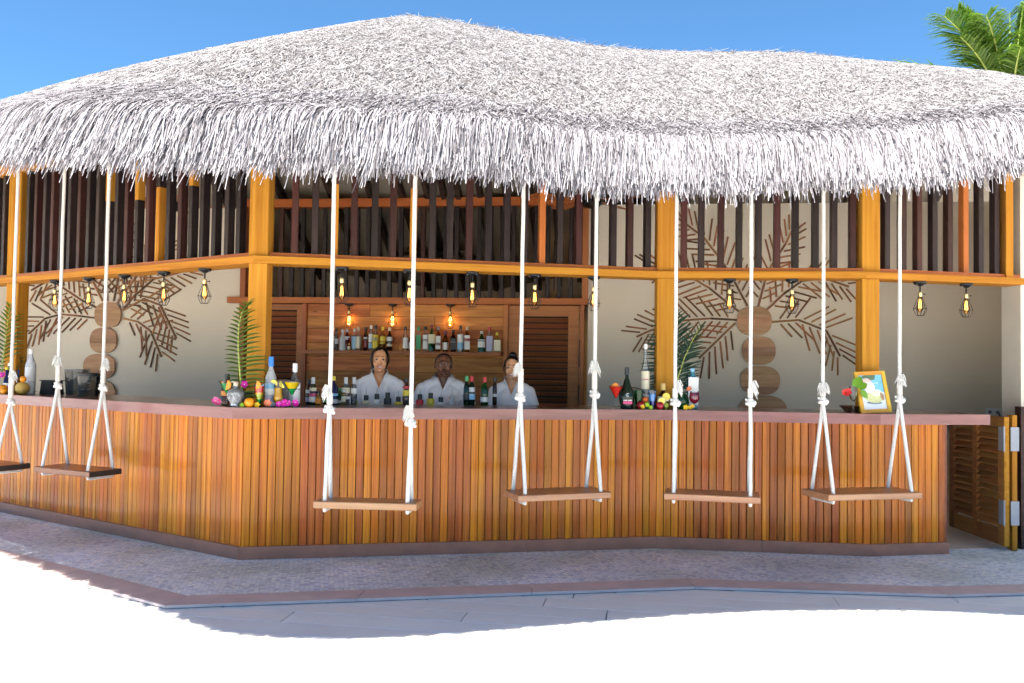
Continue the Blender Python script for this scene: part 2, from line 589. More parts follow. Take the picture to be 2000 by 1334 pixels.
def mat_deck():
    m, nt, b = new_mat('white painted deck board')
    setp(b, (0.8, 0.79, 0.77), 0.55)
    tc = N(nt, 'ShaderNodeTexCoord')
    oi = N(nt, 'ShaderNodeObjectInfo')
    n1 = N(nt, 'ShaderNodeTexNoise')
    n1.inputs['Scale'].default_value = 2.2
    n1.inputs['Detail'].default_value = 8
    nt.links.new(tc.outputs['Object'], n1.inputs['Vector'])
    r = ramp(nt, [(0.3, (0.76, 0.75, 0.73)), (0.6, (0.82, 0.81, 0.79))])
    nt.links.new(n1.outputs['Fac'], r.inputs[0])
    hs = N(nt, 'ShaderNodeHueSaturation')
    mr = N(nt, 'ShaderNodeMapRange')
    nt.links.new(oi.outputs['Random'], mr.inputs[0])
    mr.inputs[3].default_value = 0.955
    mr.inputs[4].default_value = 1.03
    nt.links.new(mr.outputs[0], hs.inputs['Value'])
    nt.links.new(r.outputs[0], hs.inputs['Color'])
    nt.links.new(hs.outputs[0], b.inputs['Base Color'])
    n2 = N(nt, 'ShaderNodeTexNoise')
    n2.inputs['Scale'].default_value = 60
    nt.links.new(tc.outputs['Object'], n2.inputs['Vector'])
    bump(nt, b, n2.outputs['Fac'], 0.05, 0.002)
    return m
M_DECK = mat_deck()

def mat_thatch(name, stops, rough=0.75):
    m, nt, b = new_mat(name)
    setp(b, stops[0][1], rough, spec=0.25)
    g = N(nt, 'ShaderNodeNewGeometry')
    r = ramp(nt, stops)
    nt.links.new(g.outputs['Random Per Island'], r.inputs[0])
    nt.links.new(r.outputs[0], b.inputs['Base Color'])
    tl = N(nt, 'ShaderNodeBsdfTranslucent')
    nt.links.new(r.outputs[0], tl.inputs[0])
    mx = N(nt, 'ShaderNodeMixShader')
    mx.inputs[0].default_value = 0.36
    nt.links.new(b.outputs[0], mx.inputs[1])
    nt.links.new(tl.outputs[0], mx.inputs[2])
    nt.links.new(mx.outputs[0], nt.nodes['Material Output'].inputs[0])
    return m
M_THATCH = mat_thatch('bleached thatch strand', [(0.0, (0.05, 0.044, 0.044)), (0.18, (0.16, 0.148, 0.15)), (0.42, (0.29, 0.276, 0.283)), (0.75, (0.39, 0.378, 0.39)), (1.0, (0.49, 0.478, 0.494))])
M_FRINGE = mat_thatch('light boosted hanging thatch strand', [(0.0, (0.055, 0.048, 0.053)), (0.2, (0.17, 0.156, 0.17)), (0.42, (0.31, 0.292, 0.313)), (0.75, (0.42, 0.404, 0.43)), (1.0, (0.55, 0.535, 0.565))])  # thatch tones raised to make up for weaker sunlight on the hanging eave
M_THATCHB = plain('thatch underlay', (0.33, 0.305, 0.30), 0.9, noise=0.3, scale=45)

def mat_leaf(name, c0, c1, rough=0.45):
    m, nt, b = new_mat(name)
    setp(b, c0, rough)
    oi = N(nt, 'ShaderNodeObjectInfo')
    g = N(nt, 'ShaderNodeNewGeometry')
    ad = N(nt, 'ShaderNodeMath', operation='ADD')
    nt.links.new(oi.outputs['Random'], ad.inputs[0])
    nt.links.new(g.outputs['Random Per Island'], ad.inputs[1])
    hf = N(nt, 'ShaderNodeMath', operation='MULTIPLY')
    nt.links.new(ad.outputs[0], hf.inputs[0])
    hf.inputs[1].default_value = 0.5
    r = ramp(nt, [(0.1, c0), (0.9, c1)])
    nt.links.new(hf.outputs[0], r.inputs[0])
    nt.links.new(r.outputs[0], b.inputs['Base Color'])
    tl = N(nt, 'ShaderNodeBsdfTranslucent')
    nt.links.new(r.outputs[0], tl.inputs[0])
    mx = N(nt, 'ShaderNodeMixShader')
    mx.inputs[0].default_value = 0.3
    nt.links.new(b.outputs[0], mx.inputs[1])
    nt.links.new(tl.outputs[0], mx.inputs[2])
    nt.links.new(mx.outputs[0], nt.nodes['Material Output'].inputs[0])
    return m
M_LEAF = mat_leaf('fresh palm leaf', (0.055, 0.12, 0.012), (0.17, 0.25, 0.025))
M_LEAFD = mat_leaf('dark palm leaf', (0.025, 0.075, 0.045), (0.075, 0.15, 0.085))
M_TREE = mat_leaf('coconut palm leaf', (0.035, 0.10, 0.010), (0.13, 0.23, 0.022))
M_STEM = plain('leaf stem', (0.32, 0.38, 0.08), 0.5, noise=0.1)
M_BARK = plain('palm bark', (0.20, 0.16, 0.12), 0.9, noise=0.3, scale=12)
# ------------------------------------------------------------------ plan of the place (metres, camera at the origin looking along +Y)
A_DIR = Vector((-0.834, 0.551))
P1, P2, P3, P4 = Vector((-2.025, 6.625)), Vector((1.218, 7.287)), Vector((2.924, 7.089)), Vector((3.596, 7.233))
BAR = [P1 + A_DIR * 5.0, P1, P2, P3, P4]
FRAME = [P1 + A_DIR * 5.0, P1, P2, P3, Vector((4.44, 7.414))]
K1, K2, K3 = Vector((-2.067, 5.293)), Vector((1.264, 5.949)), Vector((2.923, 5.832))
KERB = [K1 + A_DIR * 6.0, K1, K2, K3, Vector((6.5, 6.37))]
Z_TOP = 1.16
WT = Vector((1, -0.1264, 0)).normalized()      # along the back wall, to the right
WN = Vector((-0.1254, -0.992, 0)).normalized() # towards the camera
W_O = Vector((0.85, 10.2, 0))
def wall_pt(px, py, off=0.0):
    return at_plane(px, py, W_O + WN * off, WN)
def wall_x(X, z, off=0.0):
    k = (X - W_O.x) / WT.x
    return W_O + WT * k + WN * off + Vector((0, 0, z))
def wall_px(px, z, off=0.0):
    p = at_plane(px, 700, W_O + WN * off, WN)
    return Vector((p.x, p.y, z))

# ------------------------------------------------------------------ ground, deck, paving
g = MB()
g.add([(-400, -400, -0.12), (400, -400, -0.12), (400, 400, -0.12), (-400, 400, -0.12)], [(0, 1, 2, 3)])
tag(obj('ground', g, plain('coral sand', (0.74, 0.70, 0.63), 0.9, noise=0.2, scale=2)), kind='structure')
DU = Vector((math.cos(rad(9)), -math.sin(rad(9)), 0))
DV = Vector((math.sin(rad(9)), math.cos(rad(9)), 0))
DM = Matrix(((DU.x, DV.x, 0, 0), (DU.y, DV.y, 0, 0), (0, 0, 1, 0), (0, 0, 0, 1)))
g = MB()
g.box((-9, -6.0, -0.11), (9, 8.6, -0.035), 1, DM)
g.box((-9, -6.0, -0.034), (9, 3.3, 0.0), 0, DM)
deck = tag(obj('deck', g, [M_DECK, plain('deck joist shade', (0.16, 0.155, 0.15), 0.9)]), kind='structure')

def beyond_kerb(p):
    best = 9
    for a, c in zip(KERB[:-1], KERB[1:]):
        t = (c - a).normalized()
        n = Vector((-t.y, t.x))
        q = Vector((p[0], p[1])) - a
        if -0.3 < q.dot(t) < (c - a).length + 0.3:
            best = min(best, q.dot(n))
    return best
_pk = {}
row = 0
v0 = 3.303
while v0 < 7.6:
    w = 0.215
    u = -7.0 + (0.6 if row % 2 else 0.0) + 0.25 * math.sin(row * 2.1)
    while u < 6.2:
        L = 2.05
        cs = [DM @ Vector((uu, vv, 0)) for uu in (u, u + L / 2, u + L) for vv in (v0, v0 + w)]
        if min(beyond_kerb(c) for c in cs) < 0.12:
            if 'm' not in _pk:
                _pk['m'] = MB().cham(L - 0.008, w - 0.0075, 0.03, 0.002).mesh('plank', [M_DECK])
            obj('plank', _pk['m'], None, deck, DM @ Matrix.Translation((u, v0 + w / 2, -0.0155 + random.uniform(-0.0006, 0.0006))))
        u += L
    v0 += w
    row += 1

def ribbon(poly_a, poly_b):
    return [tuple(p) for p in poly_a] + [tuple(p) for p in reversed(poly_b)]
g = MB()
inner = offset(KERB, 0.2)
deep = [Vector((-8.5, 10.2)), Vector((-2.0, 7.3)), Vector((1.2, 7.75)), Vector((2.9, 7.6)), Vector((6.6, 7.72))]
for i in range(4):
    g.prism([tuple(inner[i]), tuple(inner[i + 1]), tuple(deep[i + 1]), tuple(deep[i])], 0.001, 0.010)
paving = tag(obj('mosaic_paving', g, M_MOSAIC), kind='structure')

kerb = MB()
ko, ki = offset(KERB, 0.006), offset(KERB, 0.214)
for i in range(4):
    kerb.prism([tuple(ko[i]), tuple(ko[i + 1]), tuple(ki[i + 1]), tuple(ki[i])], -0.03, 0.004)
kerb = tag(obj('kerb', kerb, plain('kerb bedding', (0.10, 0.085, 0.08), 0.9)), kind='structure')
oo, ii = offset(KERB, 0.0), offset(KERB, 0.22)
for i in range(4):
    a, c, e, f = oo[i], oo[i + 1], ii[i], ii[i + 1]
    L = (c - a).length
    n = max(1, round(L / 1.15))
    for k in range(n):
        t0, t1 = k / n, (k + 1) / n
        eps = 0.0018 / L
        t0 += eps
        t1 -= eps
        obj('kerb_stone', MB().prism([tuple(a.lerp(c, t0)), tuple(a.lerp(c, t1)), tuple(e.lerp(f, t1)), tuple(e.lerp(f, t0))], 0.005, 0.022), M_KERB, kerb)

g = MB()
fl = offset(FRAME, 0.12)
g.prism([tuple(p) for p in fl] + [(5.3, 7.55), (5.6, 14.0), (-9.5, 14.0), (-9.5, 11.4)], -0.02, 0.014)
tag(obj('floor', g, plain('pinkish concrete floor', (0.55, 0.49, 0.44), 0.6, noise=0.12, scale=4)), kind='structure')

# ------------------------------------------------------------------ bar counter
ctr = thing('bar_counter', 'long angled bar counter clad in varnished orange brown slats with plum timber top', 'bar counter', (0.0, 7.1, 0))
o0, o1 = offset(BAR, 0.012), offset(BAR, 0.09)
g = MB()
for i in range(4):
    g.prism([tuple(o0[i]), tuple(o0[i + 1]), tuple(o1[i + 1]), tuple(o1[i])], 0.02, 1.075)
obj('backing_board', g, plain('dark backing', (0.04, 0.016, 0.008), 0.7), ctr)
slat_mesh = [MB().cham(0.975, 0.0560, 0.020, 0.003).mesh('slat', [mm]) for mm in (M_PANEL, M_PANELD)]
for i in range(4):
    a, c = BAR[i], BAR[i + 1]
    L = (c - a).length
    t = (c - a) / L
    n = int(round(L / 0.0605))
    pitch = L / n
    for k in range(n):
        p = a + t * (pitch * (k + 0.5)) + Vector((-t.y, t.x)) * (0.002 + random.uniform(-0.0012, 0.0012))
        dark = random.random() < 0.32
        M = frame_x((p.x, p.y, 0.103), (p.x, p.y, 1.078), (-t.y, t.x, 0))
        obj('slat', slat_mesh[1 if dark else 0], None, ctr, M)
for i in range(4):
    q0, q1 = offset(BAR, -0.030), offset(BAR, 0.011)
    if i == 3:
        q0[4] = q0[4] + Vector((0.02, 0.004))
        q1[4] = q1[4] + Vector((0.02, 0.004))
    n = {0: 4, 1: 3, 2: 2, 3: 1}[i]
    for k in range(n):
        L = (q0[i + 1] - q0[i]).length
        t0, t1 = k / n + 0.0012 / L, (k + 1) / n - 0.0012 / L
        obj('plinth_tile', MB().prism([tuple(q0[i].lerp(q0[i + 1], t0)), tuple(q0[i].lerp(q0[i + 1], t1)), tuple(q1[i].lerp(q1[i + 1], t1)), tuple(q1[i].lerp(q1[i + 1], t0))], 0.011, 0.106), M_PLINTH, ctr)
# top: a proud front edge board and top boards behind it
TOPL = BAR[:4] + [P4 + Vector((0.336, 0.072)) * 0.85]
e0, e1, e2 = offset(TOPL, -0.17), offset(TOPL, -0.125), offset(TOPL, 0.66)
for i in range(4):
    a, c = e0[i], e0[i + 1]
    ang = Matrix.Rotation(math.atan2(c.y - a.y, c.x - a.x), 4, 'Z')
    M = Matrix.Translation((a.x, a.y, 0)) @ ang
    Mi = M.inverted()
    poly = [Mi @ Vector((p.x, p.y, 0)) for p in (e0[i], e0[i + 1], e1[i + 1], e1[i])]
    obj('top_edge', MB().prism([(p.x, p.y) for p in poly], 1.079, Z_TOP + 0.002), M_EDGE, ctr, M)
    nb = 4
    for k in range(nb):
        lo, hi = k / nb, (k + 1) / nb
        b0 = [e1[j].lerp(e2[j], lo) for j in range(5)]
        b1 = [e1[j].lerp(e2[j], hi) for j in range(5)]
        g0 = 0.0015
        poly = [Mi @ Vector((p.x, p.y, 0)) for p in (b0[i], b0[i + 1], b1[i + 1].lerp(b0[i + 1], 0.012), b1[i].lerp(b0[i], 0.012))]
        obj('top_board', MB().prism([(p.x, p.y) for p in poly], 1.085, Z_TOP - random.uniform(0, 0.001)), M_TOP, ctr, M)
# end panel of the counter on the right
t = (P4 - P3).normalized()
obj('end_panel', MB().prism([tuple(P4 + t * 0.001 + Vector((-t.y, t.x)) * 0.0), tuple(P4 + t * 0.022), tuple(P4 + t * 0.022 + Vector((-t.y, t.x)) * 0.62), tuple(P4 + t * 0.001 + Vector((-t.y, t.x)) * 0.62)], 0.106, 1.078), M_DOORD, ctr)

# ------------------------------------------------------------------ pavilion: posts, beams, slats, walls
pav = thing('thatched_pavilion', 'open timber bar pavilion with golden posts and bleached thatched roof', 'pavilion', (0.0, 8.5, 0))
f0, f1, f2, f3, f4, f5 = (offset(FRAME, d) for d in (0.08, 0.30, 0.14, 0.26, 0.20, 0.12))
def board(name, a, c, e, f, z0, z1, mat):
    """piece between front edge a-c and back edge f-e, grain along its length"""
    M = Matrix.Translation((a.x, a.y, 0)) @ Matrix.Rotation(math.atan2(c.y - a.y, c.x - a.x), 4, 'Z')
    Mi = M.inverted()
    return obj(name, MB().prism([tuple((Mi @ Vector((p.x, p.y, 0))).xy) for p in (a, c, e, f)], z0, z1), mat, pav, M)
for i in range(4):
    board('beam', f0[i], f0[i + 1], f1[i + 1], f1[i], 2.270, 2.326, M_ORANGE)
    board('sill', f2[i], f2[i + 1], f3[i + 1], f3[i], 2.327, 2.362, M_SILL)
    board('wall_plate', f5[i], f5[i + 1], f1[i + 1], f1[i], 3.40, 3.54, M_ORANGE)

POST_PX = [(33, 14), (505, 2), (1297, 0), (1694, 0)]
post_xy = []
for (ppx, rot), (a, c) in zip(POST_PX, [(f4[0], f4[1]), (f4[1], f4[2]), (f4[2], f4[3]), (f4[3], f4[4])]):
    p = at_line(ppx, 620, a, c)
    if ppx == 505:
        p = Vector((-1.985, 6.83, 0))
    post_xy.append(p)
    up = (math.sin(rad(rot)), math.cos(rad(rot)), 0)
    bar('post', (p.x, p.y, 0.015), (p.x, p.y, 2.269), 0.145, 0.145, M_ORANGE, pav, up, 0.005)
    bar('post', (p.x, p.y, 2.327), (p.x, p.y, 3.399), 0.150, 0.150, M_ORANGE, pav, up, 0.005)
# short red post on the end of the right beam
pe = f4[4]
bar('post', (pe.x - 0.09, pe.y - 0.02, 2.327), (pe.x - 0.09, pe.y - 0.02, 3.399), 0.06, 0.2, M_ORANGE, pav, (0.2, 1, 0))

# upright slats above the beam
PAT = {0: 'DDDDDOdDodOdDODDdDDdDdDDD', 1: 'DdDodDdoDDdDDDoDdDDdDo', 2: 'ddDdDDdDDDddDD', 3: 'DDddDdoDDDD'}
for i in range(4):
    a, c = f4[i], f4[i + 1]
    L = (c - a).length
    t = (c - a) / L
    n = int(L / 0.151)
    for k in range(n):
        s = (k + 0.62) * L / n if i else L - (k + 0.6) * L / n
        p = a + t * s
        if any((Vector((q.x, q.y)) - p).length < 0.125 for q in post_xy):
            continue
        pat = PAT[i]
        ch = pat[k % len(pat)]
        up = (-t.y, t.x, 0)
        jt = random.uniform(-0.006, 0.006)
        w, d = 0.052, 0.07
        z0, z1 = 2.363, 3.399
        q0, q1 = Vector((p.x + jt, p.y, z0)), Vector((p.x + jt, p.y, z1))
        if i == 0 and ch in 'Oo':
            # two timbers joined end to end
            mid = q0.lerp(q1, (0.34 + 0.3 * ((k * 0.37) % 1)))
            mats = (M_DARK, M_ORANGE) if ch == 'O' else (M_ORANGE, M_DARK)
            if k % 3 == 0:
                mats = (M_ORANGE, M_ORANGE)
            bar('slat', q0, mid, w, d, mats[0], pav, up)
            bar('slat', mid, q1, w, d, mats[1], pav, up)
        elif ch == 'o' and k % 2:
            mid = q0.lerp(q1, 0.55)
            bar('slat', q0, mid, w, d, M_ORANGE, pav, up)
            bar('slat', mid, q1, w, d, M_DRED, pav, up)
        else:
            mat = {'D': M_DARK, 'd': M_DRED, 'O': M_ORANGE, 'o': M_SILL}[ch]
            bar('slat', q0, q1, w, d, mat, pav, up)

# back wall: plaster left and right of the back bar
XL, XR = -3.34, 0.885
def wall_slab(name, x0, x1, z0, z1, mat, thick=0.15, off=0.0):
    M = Matrix(((WT.x, WN.x, 0, W_O.x), (WT.y, WN.y, 0, W_O.y), (0, 0, 1, 0), (0, 0, 0, 1)))
    k0, k1 = (x0 - W_O.x) / WT.x, (x1 - W_O.x) / WT.x
    return obj(name, MB().box((k0, -thick + off, z0), (k1, off, z1)), mat, pav, M)
wall_slab('wall', -9.2, XL, 0.015, 3.42, M_WALL)
wall_slab('wall', XR, 5.6, 0.015, 3.42, M_WALL)
wall_slab('wall_plate', XL + 0.002, XR - 0.002, 3.42, 3.52, M_SILL, 0.14, 0.03)
wall_slab('header_shelf', XL - 0.14, XR + 0.005, 2.235, 2.308, M_SILL, 0.22, 0.12)
a, c = wall_x(XL + 0.035, 0.015, 0.02), wall_x(XL + 0.035, 2.234, 0.02)
bar('jamb', a, c, 0.07, 0.12, M_DOOR, pav, WN)
a, c = wall_x(XL + 0.035, 2.309, 0.02), wall_x(XL + 0.035, 3.419, 0.02)
bar('jamb', a, c, 0.07, 0.12, M_DOOR, pav, WN)
a, c = wall_x(XR - 0.035, 2.309, 0.02), wall_x(XR - 0.035, 3.419, 0.02)
bar('jamb', a, c, 0.07, 0.12, M_DOOR, pav, WN)
# slatted screen over the back bar
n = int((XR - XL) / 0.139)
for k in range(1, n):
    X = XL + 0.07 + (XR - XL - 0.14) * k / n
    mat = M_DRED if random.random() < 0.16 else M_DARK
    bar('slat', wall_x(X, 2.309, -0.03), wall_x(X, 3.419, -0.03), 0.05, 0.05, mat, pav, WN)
# dim room behind the screen
g = MB()
q = [wall_x(XL - 1.2, 0, -2.3), wall_x(XR + 1.2, 0, -2.3), wall_x(XR + 1.2, 0, -2.45), wall_x(XL - 1.2, 0, -2.45)]
g.prism([(p.x, p.y) for p in q], 0.015, 3.05)
obj('wall', g, M_WALL, pav)
for X in (XL - 1.2, XR + 1.2):
    q = [wall_x(X, 0, -0.16), wall_x(X + 0.1, 0, -0.16), wall_x(X + 0.1, 0, -2.29), wall_x(X, 0, -2.29)]
    obj('wall', MB().prism([(p.x, p.y) for p in q], 0.015, 3.25), M_WALL, pav)
# plaster pillar at the right end and side walls
pillar = obj('pillar', MB().prism([(4.445, 7.60), (5.0, 7.66), (4.98, 7.92), (4.425, 7.86)], 0.015, 3.5), plain('cream plaster', (0.62, 0.575, 0.49), 0.85, noise=0.05, scale=5), pav)
obj('wall', MB().prism([(4.8, 7.93), (4.98, 7.93), (5.62, 9.6), (5.44, 9.6)], 0.015, 3.4), M_WALL, pav)
obj('wall', MB().prism([(-9.35, 11.3), (-9.2, 11.3), (-7.2, 9.6), (-7.35, 9.55)], 0.015, 3.3), M_WALL, pav)

# back bar boards between the two doors
XB0, XB1 = wall_px(600, 0).x, wall_px(983, 0).x
rows = [(0.90, 1.07), (1.07, 1.235), (1.235, 1.42), (1.42, 1.60), (1.60, 1.76), (1.76, 1.93), (1.93, 2.085), (2.085, 2.233)]
obj('backing_board', MB().box((0, 0, 0), (1, 1, 1)), M_DOORD, pav, Matrix.Translation(wall_x(XB0, 0.02, -0.06)) @ Matrix(((WT.x, WN.x, 0, 0), (WT.y, WN.y, 0, 0), (0, 0, 1, 0), (0, 0, 0, 1))) @ Matrix.Diagonal(((XB1 - XB0) / WT.x, 0.04, 2.21, 1)))
for r, (z0, z1) in enumerate(rows):
    cuts = [XB0, XB0 + (XB1 - XB0) * (0.42 + 0.25 * math.sin(r * 2.3)), XB1] if r not in (2, 5) else [XB0, XB1]
    for a, c in zip(cuts[:-1], cuts[1:]):
        off = 0.010 + random.uniform(-0.004, 0.004)
        bar('plank', wall_x(a + 0.002, (z0 + z1) / 2, off), wall_x(c - 0.002, (z0 + z1) / 2, off), 0.03, z1 - z0 - 0.004, M_BACK, pav, (0, 0, 1), 0.003)
for X in (XB0 - 0.03, XB1 + 0.03):
    bar('jamb', wall_x(X, 0.02, 0.01), wall_x(X, 2.234, 0.01), 0.055, 0.10, M_DOOR, pav, WN)
SHELF_Z = 1.667
a, c = wall_px(592, SHELF_Z - 0.022, 0.115), wall_px(980, SHELF_Z - 0.022, 0.115)
bar('bottle_shelf', a, c, 0.17, 0.044, M_DOOR, pav, (0, 0, 1), 0.003)
# low back counter under the boards
a, c = wall_x(XB0 - 0.3, 0.86, 0.33), wall_x(XB1 + 0.2, 0.86, 0.33)
bar('back_counter', a, c, 0.6, 0.08, M_TOP, pav, (0, 0, 1))

# louvred doors
def louvre_door(x0, x1, z0, z1, off, n, stile, hinge_side=None):
    M = Matrix.Translation(wall_x(x0, z0, off)) @ Matrix(((WT.x, WN.x, 0, 0), (WT.y, WN.y, 0, 0), (0, 0, 1, 0), (0, 0, 0, 1)))
    w, h = (x1 - x0) / WT.x, z1 - z0
    g = MB()
    g.box((0, -0.02, 0), (stile, 0.02, h))
    g.box((w - stile, -0.02, 0), (w, 0.02, h))
    g.box((stile + 0.0005, -0.0195, h - stile * 0.95), (w - stile - 0.0005, 0.0195, h - 0.0005))
    g.box((stile + 0.0005, -0.0195, 0.0005), (w - stile - 0.0005, 0.0195, 0.18))
    d = obj('door', g, M_DOOR, pav, M)
    lo, hi = 0.19, h - stile * 0.95 - 0.01
    sm = MB().cham(w - 2 * stile - 0.01, 0.012, 0.062, 0.003).mesh('slat', [M_DOORD])
    for k in range(n):
        z = lo + (hi - lo) * (k + 0.5) / n
        obj('slat', sm, None, d, M @ Matrix.Translation((stile + 0.005, 0, z)) @ Matrix.Rotation(rad(-38), 4, 'X'))
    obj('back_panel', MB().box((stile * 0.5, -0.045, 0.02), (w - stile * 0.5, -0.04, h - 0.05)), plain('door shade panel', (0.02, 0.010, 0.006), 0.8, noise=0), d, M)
    if hinge_side:
        X = w + 0.008
        for z in (0.35, 0.95, 1.48):
            z = min(z, h - 0.4)
            obj('hinge', MB().tube([(X, 0.025, z), (X, 0.025, z + 0.32 if z > 0.5 else z + 0.2)], 0.011, 8), M_BLACK, d, M, smooth=True)
    return d
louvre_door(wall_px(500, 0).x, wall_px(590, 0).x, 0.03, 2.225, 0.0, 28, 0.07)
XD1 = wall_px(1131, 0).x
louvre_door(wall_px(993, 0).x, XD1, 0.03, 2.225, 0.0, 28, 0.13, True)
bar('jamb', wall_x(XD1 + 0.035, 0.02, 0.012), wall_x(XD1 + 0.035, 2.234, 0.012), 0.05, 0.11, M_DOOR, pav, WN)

# ------------------------------------------------------------------ gate at the end of the counter
gate = thing('louvred_gate', 'low louvred timber gate standing open at the right end of the counter', 'gate', (4.32, 7.72, 0))
G0 = at_z(1965, 1067, 0.05)   # hinge end
G1 = at_z(1858, 1027, 0.05)   # free end
gw = (Vector((G1.x, G1.y, 0)) - Vector((G0.x, G0.y, 0))).length
M = frame_x((G0.x, G0.y, 0.05), (G1.x, G1.y, 0.05))
H = 1.085
st = 0.085
for x0, x1 in ((0, st), (gw / 2 - st * 0.45, gw / 2 + st * 0.45), (gw - st, gw)):
    obj('stile', MB().box((x0, -0.02, 0), (x1, 0.02, H)), M_GATE, gate, M)
for z0, z1 in ((0.001, 0.13), (H - 0.085, H - 0.001)):
    for x0, x1 in ((st + 0.001, gw / 2 - st * 0.45 - 0.001), (gw / 2 + st * 0.45 + 0.001, gw - st - 0.001)):
        obj('rail', MB().box((x0, -0.0185, z0), (x1, 0.0185, z1)), M_GATE, gate, M)
for x0, x1 in ((st + 0.002, gw / 2 - st * 0.45 - 0.002), (gw / 2 + st * 0.45 + 0.002, gw - st - 0.002)):
    sm = MB().cham(x1 - x0, 0.011, 0.066, 0.003).mesh('slat', [M_GATE])
    for k in range(15):
        z = 0.16 + (H - 0.085 - 0.16) * (k + 0.4) / 15
        obj('slat', sm, None, gate, M @ Matrix.Translation((x0, 0, z)) @ Matrix.Rotation(rad(40), 4, 'X'))
obj('edge_strip', MB().box((-0.016, -0.02, 0.0), (-0.001, 0.02, H)), M_ORANGE, gate, M)
jx = Vector((G0.x + 0.085, G0.y + 0.06, 0))
for z in (0.18, 0.80):
    g = MB()
    g.box((-0.085, -0.028, z), (-0.004, -0.0205, z + 0.2))
    g.tube([(0.0, -0.026, z - 0.008), (0.0, -0.026, z + 0.208)], 0.008, 8)
    obj('hinge', g, M_STEEL, gate, M @ Matrix.Rotation(math.pi, 4, 'Z') @ Matrix.Translation((0.022, 0, 0)))
    obj('hinge', MB().box((0, 0, z), (0.07, 0.006, z + 0.2)), M_STEEL, gate, Matrix.Translation((G0.x + 0.025, G0.y - 0.03, 0.05)))
bar('jamb', (G0.x + 0.075, G0.y + 0.04, 0.015), (G0.x + 0.075, G0.y + 0.04, 1.15), 0.04, 0.10, M_ORANGE, gate, (0.1, 1, 0))
tag(obj('timber_fence_post', MB().box((4.345, 7.43, 0.015), (4.435, 7.52, 1.22)), M_DRED), 'dark red timber post in front of the cream pillar at the right edge', 'post')
# ------------------------------------------------------------------ thatched roof
RT = np.array([  # eave tip x, y, z ; ridge x, y
    (-8.2, 8.6, 2.55, -9.0, 12.2), (-4.62, 5.80, 2.50, -5.2, 10.28), (-2.82, 4.47, 2.42, -2.65, 8.98), (-2.12, 4.06, 2.36, -1.35, 8.34),
    (-1.35, 4.05, 2.34, -0.75, 8.20), (-0.386, 4.32, 2.40, 0.1, 8.47), (0.497, 4.60, 2.39, 0.9, 8.74), (1.12, 4.70, 2.41, 1.6, 8.84),
    (2.03, 4.71, 2.455, 2.7, 8.82), (2.57, 4.62, 2.50, 3.5, 9.0), (3.4, 4.55, 2.53, 4.9, 9.4), (6.0, 5.25, 2.53, 7.6, 10.1)])
RIDGE_Z = 4.74
def cr(u):
    u = np.atleast_1d(u)
    n = len(RT) - 1
    x = np.clip(u * n, 0, n - 1e-6)
    i = x.astype(int)
    t = (x - i)[:, None]
    p0 = RT[np.clip(i - 1, 0, n)]
    p1 = RT[i]
    p2 = RT[i + 1]
    p3 = RT[np.clip(i + 2, 0, n)]
    return 0.5 * ((2 * p1) + (-p0 + p2) * t + (2 * p0 - 5 * p1 + 4 * p2 - p3) * t * t + (-p0 + 3 * p1 - 3 * p2 + p3) * t ** 3)
def roof_pt(u, v, drop=0.0):
    """v 0 at the eave edge, 1 at the ridge"""
    c = cr(u)
    v = np.atleast_1d(v)
    e = np.stack([c[:, 0], c[:, 1] + 0.21, c[:, 2] + 0.405], 1)
    r = np.stack([c[:, 3], c[:, 4], RIDGE_Z - 0.01 + 0.07 * np.exp(-np.abs(c[:, 3] + 1.0) / 0.55)], 1)
    p = e + (r - e) * v[:, None]
    p[:, 2] += 0.10 * np.sin(np.pi * np.clip(v, 0, 1)) ** 0.8 - drop
    return p
def back_pt(u, v, drop=0.0):
    c = cr(u)
    v = np.atleast_1d(v)
    r = np.stack([c[:, 3], c[:, 4], RIDGE_Z - 0.01 + 0.07 * np.exp(-np.abs(c[:, 3] + 1.0) / 0.55)], 1)
    e = np.stack([c[:, 3] * 1.05 + 0.4, c[:, 4] + 4.6, np.full(len(c), 2.75)], 1)
    p = r + (e - r) * v[:, None]
    p[:, 2] -= drop
    return p

def grid_mesh(fn, nu, nv, drop=0.0):
    us, vv = np.meshgrid(np.linspace(0, 1, nu), np.linspace(0, 1, nv), indexing='ij')
    P = fn(us.ravel(), vv.ravel(), drop)
    f = [(i * nv + j, (i + 1) * nv + j, (i + 1) * nv + j + 1, i * nv + j + 1) for i in range(nu - 1) for j in range(nv - 1)]
    return P, f
roof = D.objects.new('roof', None)
g = MB()
P, f = grid_mesh(roof_pt, 90, 14, 0.03)
g.add([tuple(p) for p in P], f)
P, f = grid_mesh(back_pt, 60, 8, 0.03)
g.add([tuple(p) for p in P], f)
roof = obj('roof', g, M_THATCHB, pav, smooth=True, angle=180)
g = MB()
P, f = grid_mesh(roof_pt, 90, 10, 0.20)
g.add([tuple(p) for p in P], [tuple(reversed(q)) for q in f if (q[0] % 10) >= 5])
P, f = grid_mesh(back_pt, 60, 6, 0.20)
g.add([tuple(p) for p in P], [tuple(reversed(q)) for q in f])
obj('ceiling_lining', g, M_DIM, roof)
g = MB()
P, f = grid_mesh(roof_pt, 90, 10, 0.20)
g.add([tuple(p) for p in P], [tuple(reversed(q)) for q in f if (q[0] % 10) < 5])
obj('eave_soffit', g, plain('light bouncing soffit', (0.84, 0.79, 0.72), 0.9, noise=0.08, scale=30), roof)  # unseen eave underside, made near-white to bounce light onto floor and bar
